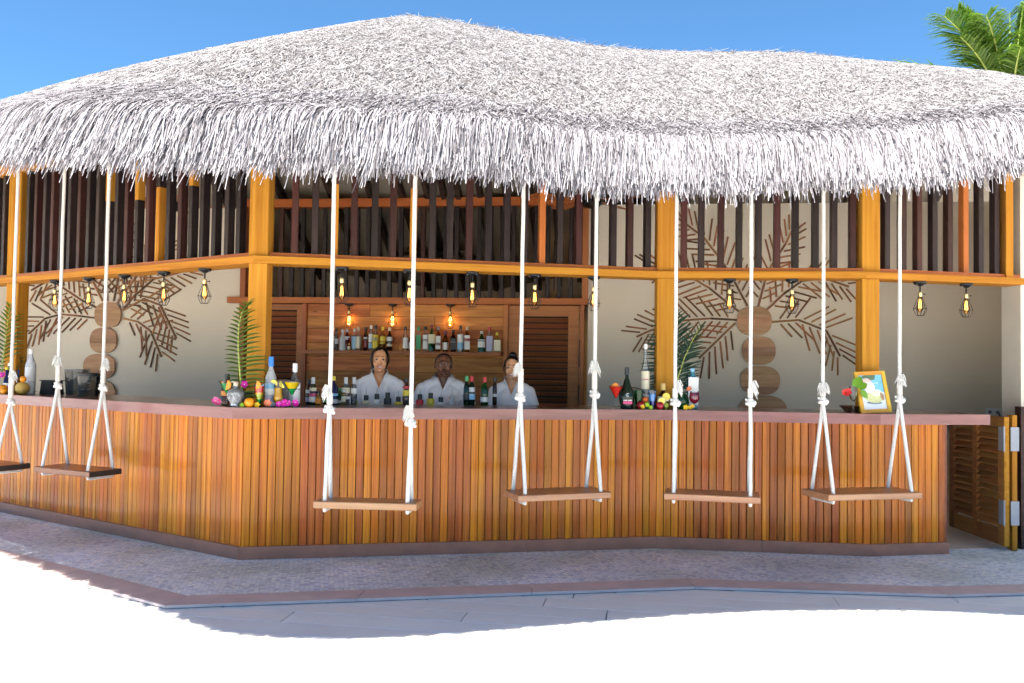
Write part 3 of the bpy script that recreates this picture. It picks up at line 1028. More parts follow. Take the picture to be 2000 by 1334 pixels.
for k in range(27):
    u = 0.10 + 0.82 * k / 26
    a, c = roof_pt(u, 0.03, 0.27)[0], roof_pt(u, 1.0, 0.27)[0]
    bar('rafter', a, c, 0.06, 0.12, M_RAFTER, roof)
    a, c = back_pt(u, 0.0, 0.27)[0], back_pt(u, 0.92, 0.27)[0]
    bar('rafter', a, c, 0.06, 0.12, M_RAFTER, roof)
# swing beam under the eave that carries the ropes
SWB = [(-5.3, 8.35), (-1.9, 5.95), (0.4, 6.15), (1.5, 6.2), (3.4, 6.45)]
for a, c in zip(SWB[:-1], SWB[1:]):
    bar('swing_beam', (a[0], a[1], 3.27), (c[0], c[1], 3.27), 0.10, 0.14, M_ORANGE, roof)

rng = np.random.default_rng(11)
def blades(base, dirs, side, length, width, bend, segs):
    """flat strands; bend = drop vector at the tip"""
    n = len(base)
    ks = np.linspace(0, 1, segs + 1)
    V = np.zeros((n, segs + 1, 2, 3))
    for j, k in enumerate(ks):
        c = base + dirs * (length * k)[:, None] + bend * (k * k)
        w = width * (1.0 - 0.45 * k)
        V[:, j, 0] = c - side * (w / 2)[:, None]
        V[:, j, 1] = c + side * (w / 2)[:, None]
    V = V.reshape(-1, 3)
    m = (segs + 1) * 2
    F = np.zeros((n, segs, 4), int)
    for j in range(segs):
        F[:, j] = np.stack([np.arange(n) * m + 2 * j, np.arange(n) * m + 2 * j + 1, np.arange(n) * m + 2 * j + 3, np.arange(n) * m + 2 * j + 2], 1)
    return V, F.reshape(-1, 4)
def np_mesh(name, V, F, mat):
    me = D.meshes.new(name)
    me.vertices.add(len(V))
    me.vertices.foreach_set('co', V.astype(np.float32).ravel())
    me.loops.add(len(F) * 4)
    me.loops.foreach_set('vertex_index', F.astype(np.int32).ravel())
    me.polygons.add(len(F))
    me.polygons.foreach_set('loop_start', np.arange(0, len(F) * 4, 4, dtype=np.int32))
    me.materials.append(mat)
    me.update(calc_edges=True)
    return me
def unit(a):
    return a / np.maximum(np.linalg.norm(a, axis=1, keepdims=True), 1e-9)

def surface_strands(fn, n, u0, u1, v0, v1, lift=(0.0, 0.12), ln=(0.035, 0.085), wd=(0.0032, 0.0068)):
    u = rng.uniform(u0, u1, n)
    v = v0 + (v1 - v0) * rng.uniform(0, 1, n)
    p = fn(u, v)
    du = fn(np.clip(u + 1e-3, 0, 1), v) - fn(np.clip(u - 1e-3, 0, 1), v)
    dv = fn(u, np.clip(v + 1e-3, 0, 1.001)) - fn(u, np.clip(v - 1e-3, 0, 1.001))
    du, dv = unit(du), unit(dv)
    nn = unit(np.cross(du, dv))
    nn *= np.sign(nn[:, 2:3])
    down = -dv if fn is roof_pt else dv
    # neighbouring strands lie in loose tufts
    tuft = 0.30 * np.sin(u * 410 + 3 * np.sin(v * 31)) * np.sin(v * 57 + u * 90)
    a = tuft + rng.normal(0, 0.55, n)
    d = down * np.cos(a)[:, None] + du * np.sin(a)[:, None]
    lf = rng.uniform(lift[0], lift[1], n)
    d = unit(d + nn * lf[:, None])
    side = unit(np.cross(d, nn) + 0.55 * nn * rng.normal(0, 1, n)[:, None])
    L = rng.uniform(ln[0], ln[1], n)
    W = rng.uniform(wd[0], wd[1], n)
    bend = np.zeros((n, 3))
    bend[:, 2] = -L * rng.uniform(0.05, 0.30, n)
    base = p + nn * rng.uniform(-0.015, 0.03, n)[:, None]
    return blades(base, d, side, L, W, bend, 1)
V, F = surface_strands(roof_pt, 430000, 0.15, 0.90, 0.0, 1.0)
V2, F2 = surface_strands(roof_pt, 3500, 0.05, 0.95, 0.97, 1.0, (0.02, 0.34), (0.10, 0.22), (0.005, 0.009))
V3, F3 = surface_strands(back_pt, 9000, 0.05, 0.95, 0.0, 0.25, (0.05, 0.3), (0.15, 0.3), (0.01, 0.018))
Vs, Fs = np.concatenate([V, V2, V3]), np.concatenate([F, F2 + len(V), F3 + len(V) + len(V2)])
tag(obj('thatch', np_mesh('thatch', Vs, Fs, M_THATCH), None, roof), kind='stuff')

# the thatch combs down the slope, rolls over the eave and hangs: strands follow that profile
S_GRID = np.linspace(0, 0.66, 34)
def eave_strands(n, u0, u1, smin, smax, lmin, lmax, hang=False):
    u = rng.uniform(u0, u1, n)
    z0 = np.zeros(n)
    e = roof_pt(u, z0)
    du = unit(roof_pt(np.clip(u + 1e-3, 0, 1), z0) - roof_pt(np.clip(u - 1e-3, 0, 1), z0))
    up = roof_pt(u, z0 + 0.10)
    slope = np.linalg.norm(up - e, axis=1)
    t0 = unit(e - up)
    out = unit(np.stack([t0[:, 0], t0[:, 1], np.zeros(n)], 1))
    dn = unit(out * 0.45 + np.array([0, 0, -1.0]))
    # points along the hanging part of the profile
    path = np.zeros((n, len(S_GRID), 3))
    dirs = np.zeros_like(path)
    p = e.copy()
    for j, sg in enumerate(S_GRID):
        k = np.clip(sg / 0.26, 0, 1)
        k = k * k * (3 - 2 * k)
        d = unit(t0 * (1 - k) + dn * k)
        path[:, j] = p
        dirs[:, j] = d
        p = p + d * (S_GRID[1] - S_GRID[0])
    def at(sv):
        x = np.clip(sv / (S_GRID[1] - S_GRID[0]), 0, len(S_GRID) - 1.001)
        j = x.astype(int)
        f = (x - j)[:, None]
        r = np.arange(n)
        q = path[r, j] * (1 - f) + path[r, j + 1] * f
        dd = dirs[r, j]
        neg = sv < 0
        q[neg] = e[neg] + t0[neg] * sv[neg][:, None]
        dd = np.where(neg[:, None], t0, dd)
        return q, dd
    lock = 0.035 * np.sin(u * 610 + 1.3) * np.sin(u * 173) + 0.04 * np.sin(u * 1130) * np.sin(u * 397) + 0.022 * np.sin(u * 2100)
    end = 0.405 + lock + rng.normal(0, 0.035, n) + 0.06 * (rng.uniform(0, 1, n) > 0.97)
    s0 = rng.uniform(smin, smax, n)
    L = rng.uniform(lmin, lmax, n)
    if hang:
        L = end - s0
    else:
        L = np.minimum(L, np.maximum(end - s0, 0.04))
    h0 = rng.uniform(-0.035, 0.02, n) * np.clip(s0 / 0.12 + 0.6, 0, 1) + 0.012
    h1 = h0 + rng.uniform(-0.02, 0.03, n)
    drift = 0.05 * np.sin(u * 520 + 2 * np.sin(u * 77)) + rng.normal(0, 0.11, n) + rng.normal(0, 0.25, n) * (s0 < -0.02)
    W = rng.uniform(0.0036, 0.0074, n)
    tw = rng.normal(0, 0.4, n)
    segs = 4
    V = np.zeros((n, segs + 1, 2, 3))
    for j in range(segs + 1):
        k = j / segs
        q, dd = at(s0 + L * k)
        nn = unit(np.cross(du, dd))
        nn *= np.where((nn * (out + np.array([0, 0, 1.0]))).sum(1) < 0, -1.0, 1.0)[:, None]
        c = q + nn * (h0 + (h1 - h0) * k)[:, None] + du * (drift * L * k)[:, None]
        sd = unit(du + nn * tw[:, None])
        w = W * (1 - 0.4 * k)
        V[:, j, 0] = c - sd * (w / 2)[:, None]
        V[:, j, 1] = c + sd * (w / 2)[:, None]
    m = (segs + 1) * 2
    F = np.zeros((n, segs, 4), int)
    for j in range(segs):
        F[:, j] = np.stack([np.arange(n) * m + 2 * j, np.arange(n) * m + 2 * j + 1, np.arange(n) * m + 2 * j + 3, np.arange(n) * m + 2 * j + 2], 1)
    return V.reshape(-1, 3), F.reshape(-1, 4)
V, F = eave_strands(50000, 0.07, 0.91, -0.42, 0.16, 0.10, 0.26)
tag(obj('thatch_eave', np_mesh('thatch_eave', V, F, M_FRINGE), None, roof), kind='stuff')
V2, F2 = eave_strands(24000, 0.10, 0.91, -0.34, 0.10, 0.10, 0.22)
V, F = np.concatenate([V, V2]), np.concatenate([F, F2 + len(V)])
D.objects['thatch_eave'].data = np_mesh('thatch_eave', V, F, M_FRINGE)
V, F = eave_strands(33000, 0.07, 0.91, 0.03, 0.34, 0.1, 0.3, True)
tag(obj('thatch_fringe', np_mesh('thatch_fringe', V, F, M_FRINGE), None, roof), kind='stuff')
# ------------------------------------------------------------------ swings
def rope_end(root, top, knot, holes, tassel_z, side, seed):
    """one hanging rope: single line, whipped splice with a frayed tail, knot, then two legs to the seat"""
    rnd = random.Random(seed)
    top, knot = Vector(top), Vector(knot)
    tz = tassel_z
    pts = [top.lerp(knot, k / 6) + Vector((rnd.uniform(-.002, .002), rnd.uniform(-.002, .002), 0)) for k in range(7)]
    obj('rope', MB().tube(pts, 0.0135, 10), M_ROPE, root, smooth=True)
    # whipping
    w0, w1 = knot.z + 0.035, tz - 0.005
    n = 9
    wp = [(knot.x, knot.y, w0 + (w1 - w0) * k / n) for k in range(n + 1)]
    obj('whipping', MB().tube(wp, [0.0205 if k % 2 else 0.0185 for k in range(n + 1)], 10), M_ROPEW, root, smooth=True)
    # frayed tail
    g = MB()
    for k in range(64):
        a = rnd.gauss(side, 0.7)
        l = rnd.uniform(0.022, 0.062)
        d = Vector((math.cos(a), -abs(math.sin(a)) * 0.7, 0))
        b = Vector((knot.x, knot.y, tz + rnd.uniform(-0.012, 0.022)))
        up = rnd.gauss(0.12, 0.28)
        p1 = b + d * l * 0.55 + Vector((0, 0, l * up))
        p2 = b + d * l * 0.95 + Vector((0, 0, l * (up - 0.75)))
        g.tube([b, b.lerp(p1, 0.6) + Vector((0, 0, 0.006)), p1, p2], [0.006, 0.0058, 0.0048, 0.002], 5)
    obj('frayed_tail', g, M_ROPE, root, smooth=True)
    # knot: a couple of turns
    g = MB()
    g.ball(knot + Vector((0, -0.004, 0.004)), (0.026, 0.024, 0.034), 12, 8)
    turn = []
    for k in range(15):
        q = k / 14 * 2 * math.pi * 1.5
        turn.append(knot + Vector((0.026 * math.cos(q), 0.024 * math.sin(q), -0.022 + 0.04 * k / 14)))
    g.tube(turn, 0.0115, 7)
    g.ball(knot + Vector((0.024 * (-1 if side > 1.5 else 1), -0.012, -0.004)), (0.017, 0.016, 0.019), 8, 6)
    obj('knot', g, M_ROPE, root, smooth=True)
    for h in holes:
        h = Vector(h)
        m1 = knot.lerp(h, 0.35) + (h - knot).cross(Vector((0, 0, 1))).normalized() * rnd.uniform(-0.006, 0.006)
        obj('rope_leg', MB().tube([knot + Vector((0, 0, -0.01)), m1, knot.lerp(h, 0.7), h], 0.0135, 10), M_ROPE, root, smooth=True)
    # rope passing under the seat
    a, c = Vector(holes[0]), Vector(holes[1])
    lo = Vector((0, 0, -0.062))
    obj('rope_under', MB().tube([a + lo * 0.75, a + lo, c + lo, c + lo * 0.75], 0.012, 8), M_ROPE, root, smooth=True)

def swing(label, fl, fr, zs, dep, kn_l, kn_r, tas_l, tas_r, mats, sides, seed, off=0.0, tilt=0.0):
    FL, FR = at_z(*fl, zs), at_z(*fr, zs)
    t = (FR - FL)
    w = t.length
    t.normalize()
    nrm = Vector((-t.y, t.x, 0))
    c = (FL + FR) / 2 + nrm * dep / 2
    root = thing('rope_swing', label, 'swing', (c.x, c.y, zs), 'rope swings hanging along the bar')
    M = Matrix(((t.x, nrm.x, 0, FL.x), (t.y, nrm.y, 0, FL.y), (0, 0, 1, zs), (0, 0, 0, 1)))
    g = MB()
    th = 0.045
    ch = 0.004
    g.box((ch, 0, -th), (w - ch, dep, 0))
    seat = obj('seat', MB().cham(w - 0.006, dep, th, 0.005), mats[0], root, M @ Matrix.Translation((0.003, dep / 2, -th / 2)))
    for x in (0.0, w - 0.003):
        obj('end_grain', MB().box((x, 0.004, -th + 0.003), (x + 0.003, dep - 0.004, -0.003)), mats[1], seat, M)
    for x, kn, ts, sd, sgn in ((0.065, kn_l, tas_l, sides[0], 0), (w - 0.065, kn_r, tas_r, sides[1], 1)):
        hf, hb = M @ Vector((x, 0.035, 0.0)), M @ Vector((x, dep - 0.035, 0.0))
        mid = (hf + hb) / 2
        d = mid.y
        def zat(py):
            p = at_plane(1000 + mid.x / mid.y * 1700, py, (0, mid.y, 0), (0, 1, 0))
            return p.z
        kz, tz = zat(kn), zat(ts)
        rope_end(root, (mid.x, mid.y, 3.25), (mid.x, mid.y, kz), [hf, hb], tz, sd, seed * 10 + sgn)
    return root
SW = (M_SEAT, M_SEAT)
SD = (M_SEATD, M_SEATE)
PI = math.pi
swing('dark seated rope swing cut off by the left edge of the picture', (-118, 899), (-9, 911), 0.62, 0.30, 785, 785, 735, 735, SD, (0.4, 0.2), 1)
swing('dark seated rope swing in front of the left wing of the counter', (65, 911), (174.6, 922), 0.62, 0.30, 753, 757, 706, 711, SD, (1.5, 0.2), 2)
swing('pale seated rope swing in front of the smiling woman at the counter corner', (611.5, 979), (813.6, 984.5), 0.62, 0.20, 800, 826, 766, 806, SW, (2.9, 3.0), 3)
swing('pale seated rope swing between the second woman and the red cocktail', (1012, 968), (1193.6, 961), 0.62, 0.31, 776, 770, 719, 718, SW, (2.9, 1.4), 4)
swing('pale seated rope swing below the watermelon and the wall palm trunk', (1297, 963.5), (1485.4, 972), 0.62, 0.30, 786, 786, 757, 757, SW, (0.3, 0.1), 5)
swing('pale seated rope swing below the framed picture at the right', (1618, 966.7), (1802, 962), 0.62, 0.33, 783, 780, 758, 743, SW, (1.5, 1.5), 6)

# ------------------------------------------------------------------ caged lamps
def make_lamp(scale=1.0):
    r = D.objects.new('caged_lamp', None)
    COL.objects.link(r)
    s = scale
    S = Matrix.Diagonal((s, s, s, 1))
    obj('ceiling_rose', MB().lathe([(0.018, -0.036), (0.022, -0.03), (0.045, -0.022), (0.05, -0.018), (0.0525, -0.012), (0.0525, 0.0)], 20, M=S), M_BLACK, r, smooth=True)
    for x in (-0.038, 0.038):
        obj('rose_screw', MB().ball((x * 1.0, -0.03, -0.024), 0.0045, 6, 5, M=S), M_STEEL, r)
    obj('stem', MB().tube([(0, 0, -0.034), (0, 0, -0.085)], 0.0065, 8, M=S), M_BLACK, r, smooth=True)
    sk = obj('socket', MB().lathe([(0.007, -0.082), (0.017, -0.09), (0.018, -0.125), (0.014, -0.13)][::-1], 14, M=S), M_BRASS, r, smooth=True)
    obj('switch_key', MB().tube([(0.016, 0, -0.105), (0.036, 0, -0.105)], 0.0028, 6, M=S).ball((0.038, 0, -0.105), 0.006, 6, 5, M=S), M_BLACK, sk)
    bl = obj('bulb', MB().lathe([(0.0, -0.256), (0.012, -0.253), (0.021, -0.243), (0.027, -0.225), (0.026, -0.205), (0.019, -0.17), (0.013, -0.145), (0.012, -0.128)], 16, M=S), M_BULB, r, smooth=True)
    g = MB()
    for k in range(6):
        q = k * PI / 3
        x, y = math.cos(q), math.sin(q)
        g.tube([(0.006 * x, 0.006 * y, -0.15), (0.010 * x, 0.010 * y, -0.19), (0.013 * x, 0.013 * y, -0.228)], 0.0016, 5, M=S)
    obj('filament', g, M_FIL, bl)
    obj('glow', MB().ball((0, 0, -0.197), (0.0065, 0.0065, 0.033), 10, 8, M=S), M_FILC, bl, smooth=True)
    g = MB()
    for k in range(9):
        q = k * 2 * PI / 9 + 0.2
        x, y = math.cos(q), math.sin(q)
        g.tube([(0.016 * x, 0.016 * y, -0.128), (0.030 * x, 0.030 * y, -0.165), (0.054 * x, 0.054 * y, -0.228), (0.050 * x, 0.050 * y, -0.245), (0.030 * x, 0.030 * y, -0.288)], 0.0018, 5, M=S)
    for rr, z in ((0.0545, -0.228), (0.030, -0.288), (0.0165, -0.13)):
        ring = [(rr * math.cos(a * 2 * PI / 18), rr * math.sin(a * 2 * PI / 18), z) for a in range(19)]
        g.tube(ring, 0.0018, 5, M=S, caps=False)
    obj('cage', g, M_CAGE, r)
    return r
lamp0 = make_lamp()
used = [False]
def put_lamp(loc, rz, label, group, src=lamp0, flag=used):
    if not flag[0]:
        o = src
        flag[0] = True
    else:
        o = copy_tree(src)
    place(o, loc, rz)
    tag(o, label, 'lamp', group)
    return o
bm_mid = offset(FRAME, 0.17)
ORD = ['first', 'second', 'third', 'fourth', 'fifth']
for si, xs, where in ((0, (108, 174, 243, 320, 400), 'left beam before the wall palm'), (1, (668, 800, 923, 1045, 1160), 'middle beam above the bartenders'),
                      (2, (1425, 1547), 'short beam before the right wall palm'), (3, (1797, 1887), 'last beam at the far right')):
    for k, x in enumerate(xs):
        p = at_line(x, 545, bm_mid[si], bm_mid[si + 1])
        lab = 'lit caged lamp, %s from left under the %s' % (ORD[k], where)
        put_lamp((p.x, p.y, 2.269), random.uniform(-0.5, 0.5), lab, 'caged filament lamps under the front beams')
for k, x in enumerate((680, 765, 878)):
    p = wall_px(x, 2.234, 0.07)
    o = put_lamp((p.x, p.y, 2.234), random.uniform(-0.5, 0.5), 'lit caged filament lamp, %s of the three over the bottle shelf' % ('left', 'middle', 'right')[k], 'caged lamps over the back bar')
    L = D.lights.new('lamp_light', 'POINT')
    L.energy = 0.42
    L.color = (1.0, 0.55, 0.2)
    L.shadow_soft_size = 0.03
    lo = D.objects.new('lamp_light', L)
    COL.objects.link(lo)
    lo.parent = o
    lo.location = (0, 0, -0.19)
# ------------------------------------------------------------------ wall palms made of sticks and discs
def wall_palm(label, discs, spines, seed):
    rnd = random.Random(seed)
    c0 = wall_pt(*discs[0][:2], 0.02)
    root = thing('wall_palm', label, 'wall art', (c0.x, c0.y, 0.9), 'stick palms on the back wall')
    B = Matrix(((WT.x, WN.x, 0, 0), (WT.y, WN.y, 0, 0), (0, 0, 1, 0), (0, 0, 0, 1)))
    sc = c0.y / 1700.0
    for k, (x, y, w, h) in enumerate(discs):
        c = wall_pt(x, y, 0.014)
        pts = []
        for j in range(32):
            q = 2 * PI * j / 32
            e = 0.82
            cx = math.copysign(abs(math.cos(q)) ** e, math.cos(q))
            sy = math.copysign(abs(math.sin(q)) ** e, math.sin(q))
            pts.append((w / 2 * sc * cx, h / 2 * sc * sy))
        # each disc is sawn from boards
        nb = 3
        hh = h / 2 * sc
        cuts = [-hh + 2 * hh * i / nb + rnd.uniform(-0.02, 0.02) * (0 < i < nb) for i in range(nb + 1)]
        for a, b in zip(cuts[:-1], cuts[1:]):
            sl_ = []
            for i in range(len(pts)):
                p, q = pts[i], pts[(i + 1) % len(pts)]
                if a <= p[1] <= b:
                    sl_.append(p)
                for lv in (a, b):
                    if (p[1] - lv) * (q[1] - lv) < 0:
                        t = (lv - p[1]) / (q[1] - p[1])
                        sl_.append((p[0] + (q[0] - p[0]) * t, lv))
            if len(sl_) < 3:
                continue
            mx = sum(p[0] for p in sl_) / len(sl_)
            my = sum(p[1] for p in sl_) / len(sl_)
            sl_.sort(key=lambda p: math.atan2(p[1] - my, p[0] - mx))
            g = MB()
            n = len(sl_)
            t0, t1 = -0.006, 0.022 + rnd.uniform(-0.002, 0.003)
            g.add([(p[0], t0, p[1]) for p in sl_] + [(p[0], t1, p[1]) for p in sl_], [tuple(range(n)), tuple(range(2 * n - 1, n - 1, -1))] + [(i, n + i, n + (i + 1) % n, (i + 1) % n) for i in range(n)])
            obj('disc_board', g, M_DISC, root, Matrix.Translation(c) @ B)
    stick = {}
    def put(name, a, b, w, d):
        L = (b - a).length
        key = (name, round(w, 4))
        if key not in stick:
            stick[key] = MB().cham(1.0, w, d, 0.002).mesh(name, [M_STICK])
        x = (b - a).normalized()
        z = WN
        y = z.cross(x).normalized()
        M = Matrix(((x.x, y.x, z.x, a.x), (x.y, y.y, z.y, a.y), (x.z, y.z, z.z, a.z), (0, 0, 0, 1))) @ Matrix.Diagonal((L, 1, 1, 1))
        obj(name, stick[key], None, root, M)
    for pts, l0 in spines:
        P = [wall_pt(x, y, 0.012) for x, y in pts]
        for a, b in zip(P[:-1], P[1:]):
            put('spine', a, b, 0.022, 0.014)
        tot = sum((b - a).length for a, b in zip(P[:-1], P[1:]))
        s = 0.10
        while s < tot + 0.02:
            d = s
            for a, b in zip(P[:-1], P[1:]):
                L = (b - a).length
                if d <= L or b is P[-1]:
                    break
                d -= L
            t = (b - a).normalized()
            base = a + t * min(d, L)
            fr = s / tot
            for sgn in (-1, 1):
                nrm = WN.cross(t) * sgn
                ang = rad(52 + rnd.uniform(-3, 3) - 24 * fr ** 3)
                ln = l0 * 1.12 * (0.75 + 0.45 * math.sin(PI * min(1, fr * 0.9 + 0.1))) * rnd.uniform(0.92, 1.05) * (0.55 + 0.45 * min(1, s / 0.3))
                q0 = base + nrm * 0.03 + WN * rnd.uniform(-0.002, 0.001) + t * rnd.uniform(-0.004, 0.004)
                q1 = q0 + (t * math.cos(ang) + nrm * math.sin(ang)) * ln
                put('leaflet', q0, q1, 0.019, 0.010)
            s += 0.085 + rnd.uniform(-0.004, 0.004)
wall_palm('palm of brown sticks and four wooden discs on the wall right of the door', [(1473, 627, 66, 57), (1482, 685, 63, 56), (1484.5, 743, 75, 57), (1489, 802, 92, 60)], [
    ([(1440, 625), (1388, 622), (1333, 626), (1269, 646), (1243, 658)], 0.24),
    ([(1436, 631), (1403, 663), (1365, 700)], 0.26),
    ([(1443, 608), (1414, 586), (1386, 563), (1357, 546), (1310, 522), (1265, 520)], 0.22),
    ([(1460, 598), (1438, 556), (1410, 510), (1374, 463), (1319, 422)], 0.20),
    ([(1481, 598), (1493, 553), (1507, 518), (1534, 477), (1547, 450)], 0.20),
    ([(1497, 606), (1531, 574), (1566, 549), (1610, 543), (1658, 560)], 0.22),
    ([(1506, 629), (1560, 625), (1614, 646), (1641, 696)], 0.24)], 3)
wall_palm('palm of brown sticks and wooden discs on the wall behind the left wing', [(212, 615, 55, 50), (203, 665, 56, 50), (195, 716, 66, 50), (192, 768, 74, 52)], [
    ([(185, 621), (153, 617), (119, 614), (88, 622), (56, 652)], 0.22),
    ([(188, 601), (157, 585), (130, 567), (108, 553), (90, 550), (61, 567)], 0.2),
    ([(200, 588), (189, 565), (180, 547), (150, 500), (133, 465)], 0.2),
    ([(210, 588), (206, 550), (201, 505), (203, 437)], 0.17),
    ([(229, 592), (262, 545), (300, 505), (330, 470)], 0.2),
    ([(222, 588), (230, 545), (243, 500), (246, 450)], 0.17),
    ([(240, 604), (262, 578), (300, 545), (330, 538), (371, 527)], 0.2),
    ([(240, 606), (280, 584), (313, 596), (344, 661)], 0.24),
    ([(240, 622), (270, 629), (294, 647), (315, 697)], 0.24)], 5)

# ------------------------------------------------------------------ ceiling fans
def fan(label, c, rod, rot, blade_mat):
    r = thing('ceiling_fan', label, 'ceiling fan', c, 'ceiling fans')
    obj('motor', MB().lathe([(0.03, -0.09), (0.09, -0.07), (0.12, -0.02), (0.11, 0.03), (0.05, 0.06)], 18), M_BLACK, r, Matrix.Translation(c), smooth=True)
    obj('down_rod', MB().tube([(0, 0, 0.05), (0, 0, rod)], 0.014, 8), M_BLACK, r, Matrix.Translation(c), smooth=True)
    for k in range(5):
        M = Matrix.Translation(c) @ Matrix.Rotation(rot + k * 2 * PI / 5, 4, 'Z') @ Matrix.Rotation(rad(12), 4, 'X')
        pts = [(0.1, -0.03), (0.2, -0.055), (0.5, -0.07), (0.62, -0.06), (0.66, 0), (0.62, 0.06), (0.5, 0.07), (0.2, 0.055), (0.1, 0.03)]
        obj('blade', MB().prism(pts, -0.005, 0.005), blade_mat, r, M)
    obj('pull_chain', MB().tube([(0.07, -0.07, -0.06), (0.07, -0.07, -0.34)], 0.0022, 5).ball((0.07, -0.07, -0.35), 0.011, 8, 6), M_BRASS, r, Matrix.Translation(c))
fan('ceiling fan with brown blades above the left wall palm', (-3.55, 8.9, 3.12), 1.15, 0.3, M_DOOR)
fan('ceiling fan with pull chain to the right of the back bar door', (0.80, 8.95, 3.24), 1.2, 0.9, M_DOOR)
fan('dark ceiling fan seen through the slats above the bottle shelf', (-1.02, 11.4, 2.98), 0.5, 0.5, M_RAFTER)

# things in the dim room behind the screen
r = thing('wall_lamp', 'small glowing lamp behind the slatted screen above the right door', 'lamp', (0.55, 11.6, 2.6))
obj('shade', MB().lathe([(0.10, 2.36), (0.055, 2.52)], 14, M=Matrix.Translation((0.55, 11.6, 0)), caps=False), plain('paper shade', (0.7, 0.55, 0.3), 0.8), r, smooth=True)
obj('bulb', MB().ball((0.55, 11.6, 2.42), 0.035, 10, 8), M_FILC, r, smooth=True)
obj('hanging_cord', MB().tube([(0.55, 11.6, 2.52), (0.55, 11.6, 3.2)], 0.006, 6), M_BLACK, r)
L = D.lights.new('lamp_light', 'POINT')
L.energy = 4
L.color = (1.0, 0.62, 0.25)
L.shadow_soft_size = 0.04
lo = D.objects.new('lamp_light', L)
COL.objects.link(lo)
lo.parent = r
lo.matrix_parent_inverse = wm(r).inverted()
lo.location = (0.55, 11.6, 2.40)
# socket on the right wall
p = wall_pt(1940, 805, 0.0)
r = thing('power_socket', 'white double power socket low on the wall at the far right', 'socket', p)
M = Matrix.Translation(p) @ Matrix(((WT.x, WN.x, 0, 0), (WT.y, WN.y, 0, 0), (0, 0, 1, 0), (0, 0, 0, 1)))
obj('face_plate', MB().box((-0.085, 0.001, -0.045), (0.085, 0.012, 0.045)), M_WHITEP, r, M)
for x in (-0.04, 0.04):
    obj('socket_hole', MB().tube([(x, 0.010, 0), (x, 0.0135, 0)], 0.02, 12), plain('socket shade', (0.25, 0.25, 0.25), 0.5, noise=0), r, M)
obj('cable', MB().tube([(0.05, 0.02, -0.01), (0.055, 0.05, -0.06), (0.06, 0.04, -0.16), (0.03, 0.05, -0.3)], 0.006, 6), M_BLACK, r, M, smooth=True)

# ------------------------------------------------------------------ coconut palm behind the roof
def frond_tree(label, base, h, seed, n=16, L=3.0, lean=(0.2, 0.0), tilts=None):
    rnd = random.Random(seed)
    base = Vector(base)
    root = thing('coconut_palm', label, 'palm tree', base)
    top = base + Vector((lean[0], lean[1], h))
    pts = [base.lerp(top, k / 10) + Vector((0.25 * math.sin(k / 10 * PI), 0, 0)) for k in range(11)]
    obj('trunk', MB().tube(pts, [0.2 - 0.07 * k / 10 + (0.008 if k % 2 else 0) for k in range(11)], 12), M_BARK, root, smooth=True)
    for i in range(n):
        az = 2 * PI * i / n * 1.0 + rnd.uniform(-0.2, 0.2)
        el = rad(rnd.choice([82, 74, 66, 58, 50, 42]) + rnd.uniform(-8, 8))
        ll = L * rnd.uniform(0.8, 1.1)
        P = []
        d = Vector((math.cos(az) * math.cos(el), math.sin(az) * math.cos(el), math.sin(el)))
        p = top.copy()
        for k in range(13):
            P.append(p.copy())
            p = p + d * (ll / 12)
            d = (d + Vector((0, 0, -0.055 - 0.05 * math.cos(el)))).normalized()
        fr = obj('frond', MB().tube(P, [0.03 * (1 - k / 13) + 0.004 for k in range(13)], 6), M_STEM, root, smooth=True)
        g = MB()
        for k in range(100):
            s = 0.12 + 0.88 * k / 99
            x = s * 11.99
            j = int(x)
            b = P[j].lerp(P[j + 1], x - j)
            t = (P[j + 1] - P[j]).normalized()
            sd = t.cross(Vector((0, 0, 1)))
            if sd.length < 0.05:
                sd = Vector((math.sin(az), -math.cos(az), 0))
            sd.normalize()
            for sg in (-1, 1):
                l = 0.8 * ll / 3.0 * (0.4 + 0.8 * math.sin(PI * min(1, s * 0.85 + 0.1))) * rnd.uniform(0.85, 1.1)
                d1 = (t * 0.75 + sd * sg * 0.8 + Vector((0, 0, rnd.uniform(-0.1, 0.35)))).normalized()
                w = Vector((0, 0, 1)).cross(d1).normalized() * 0.015 + Vector((0, 0, rnd.uniform(-0.01, 0.01)))
                m1 = b + d1 * l * 0.5
                m2 = b + d1 * l + Vector((0, 0, -0.22 * l * rnd.uniform(0.4, 1.6)))
                g.add([b - w * 0.6, b + w * 0.6, m1 + w, m1 - w, m2], [(0, 1, 2, 3), (3, 2, 4)])
        tag(obj('leaflets', g, M_TREE, fr), kind='stuff')
    return root
frond_tree('green coconut palm rising behind the right end of the thatched roof', (8.62, 15.2, -0.1), 6.0, 4, 26, 2.3, (0.1, 0.0))
frond_tree('second coconut palm with only a frond tip showing at the right edge', (11.9, 15.5, -0.1), 5.0, 9, 12, 2.8, (0.1, 0.0))
# ------------------------------------------------------------------ bottles, glasses, fruit
CL = {d: offset(FRAME, d) for d in (-0.12, -0.08, -0.04, 0.0, 0.05, 0.1, 0.18, 0.26, 0.34, 0.42, 0.5, 0.58)}
def on_bar(px, seg, off, z=Z_TOP):
    a, c = CL[off][seg], CL[off][seg + 1]
    p = at_line(px, 780, a, c)
    return Vector((p.x, p.y, z + 0.0005))

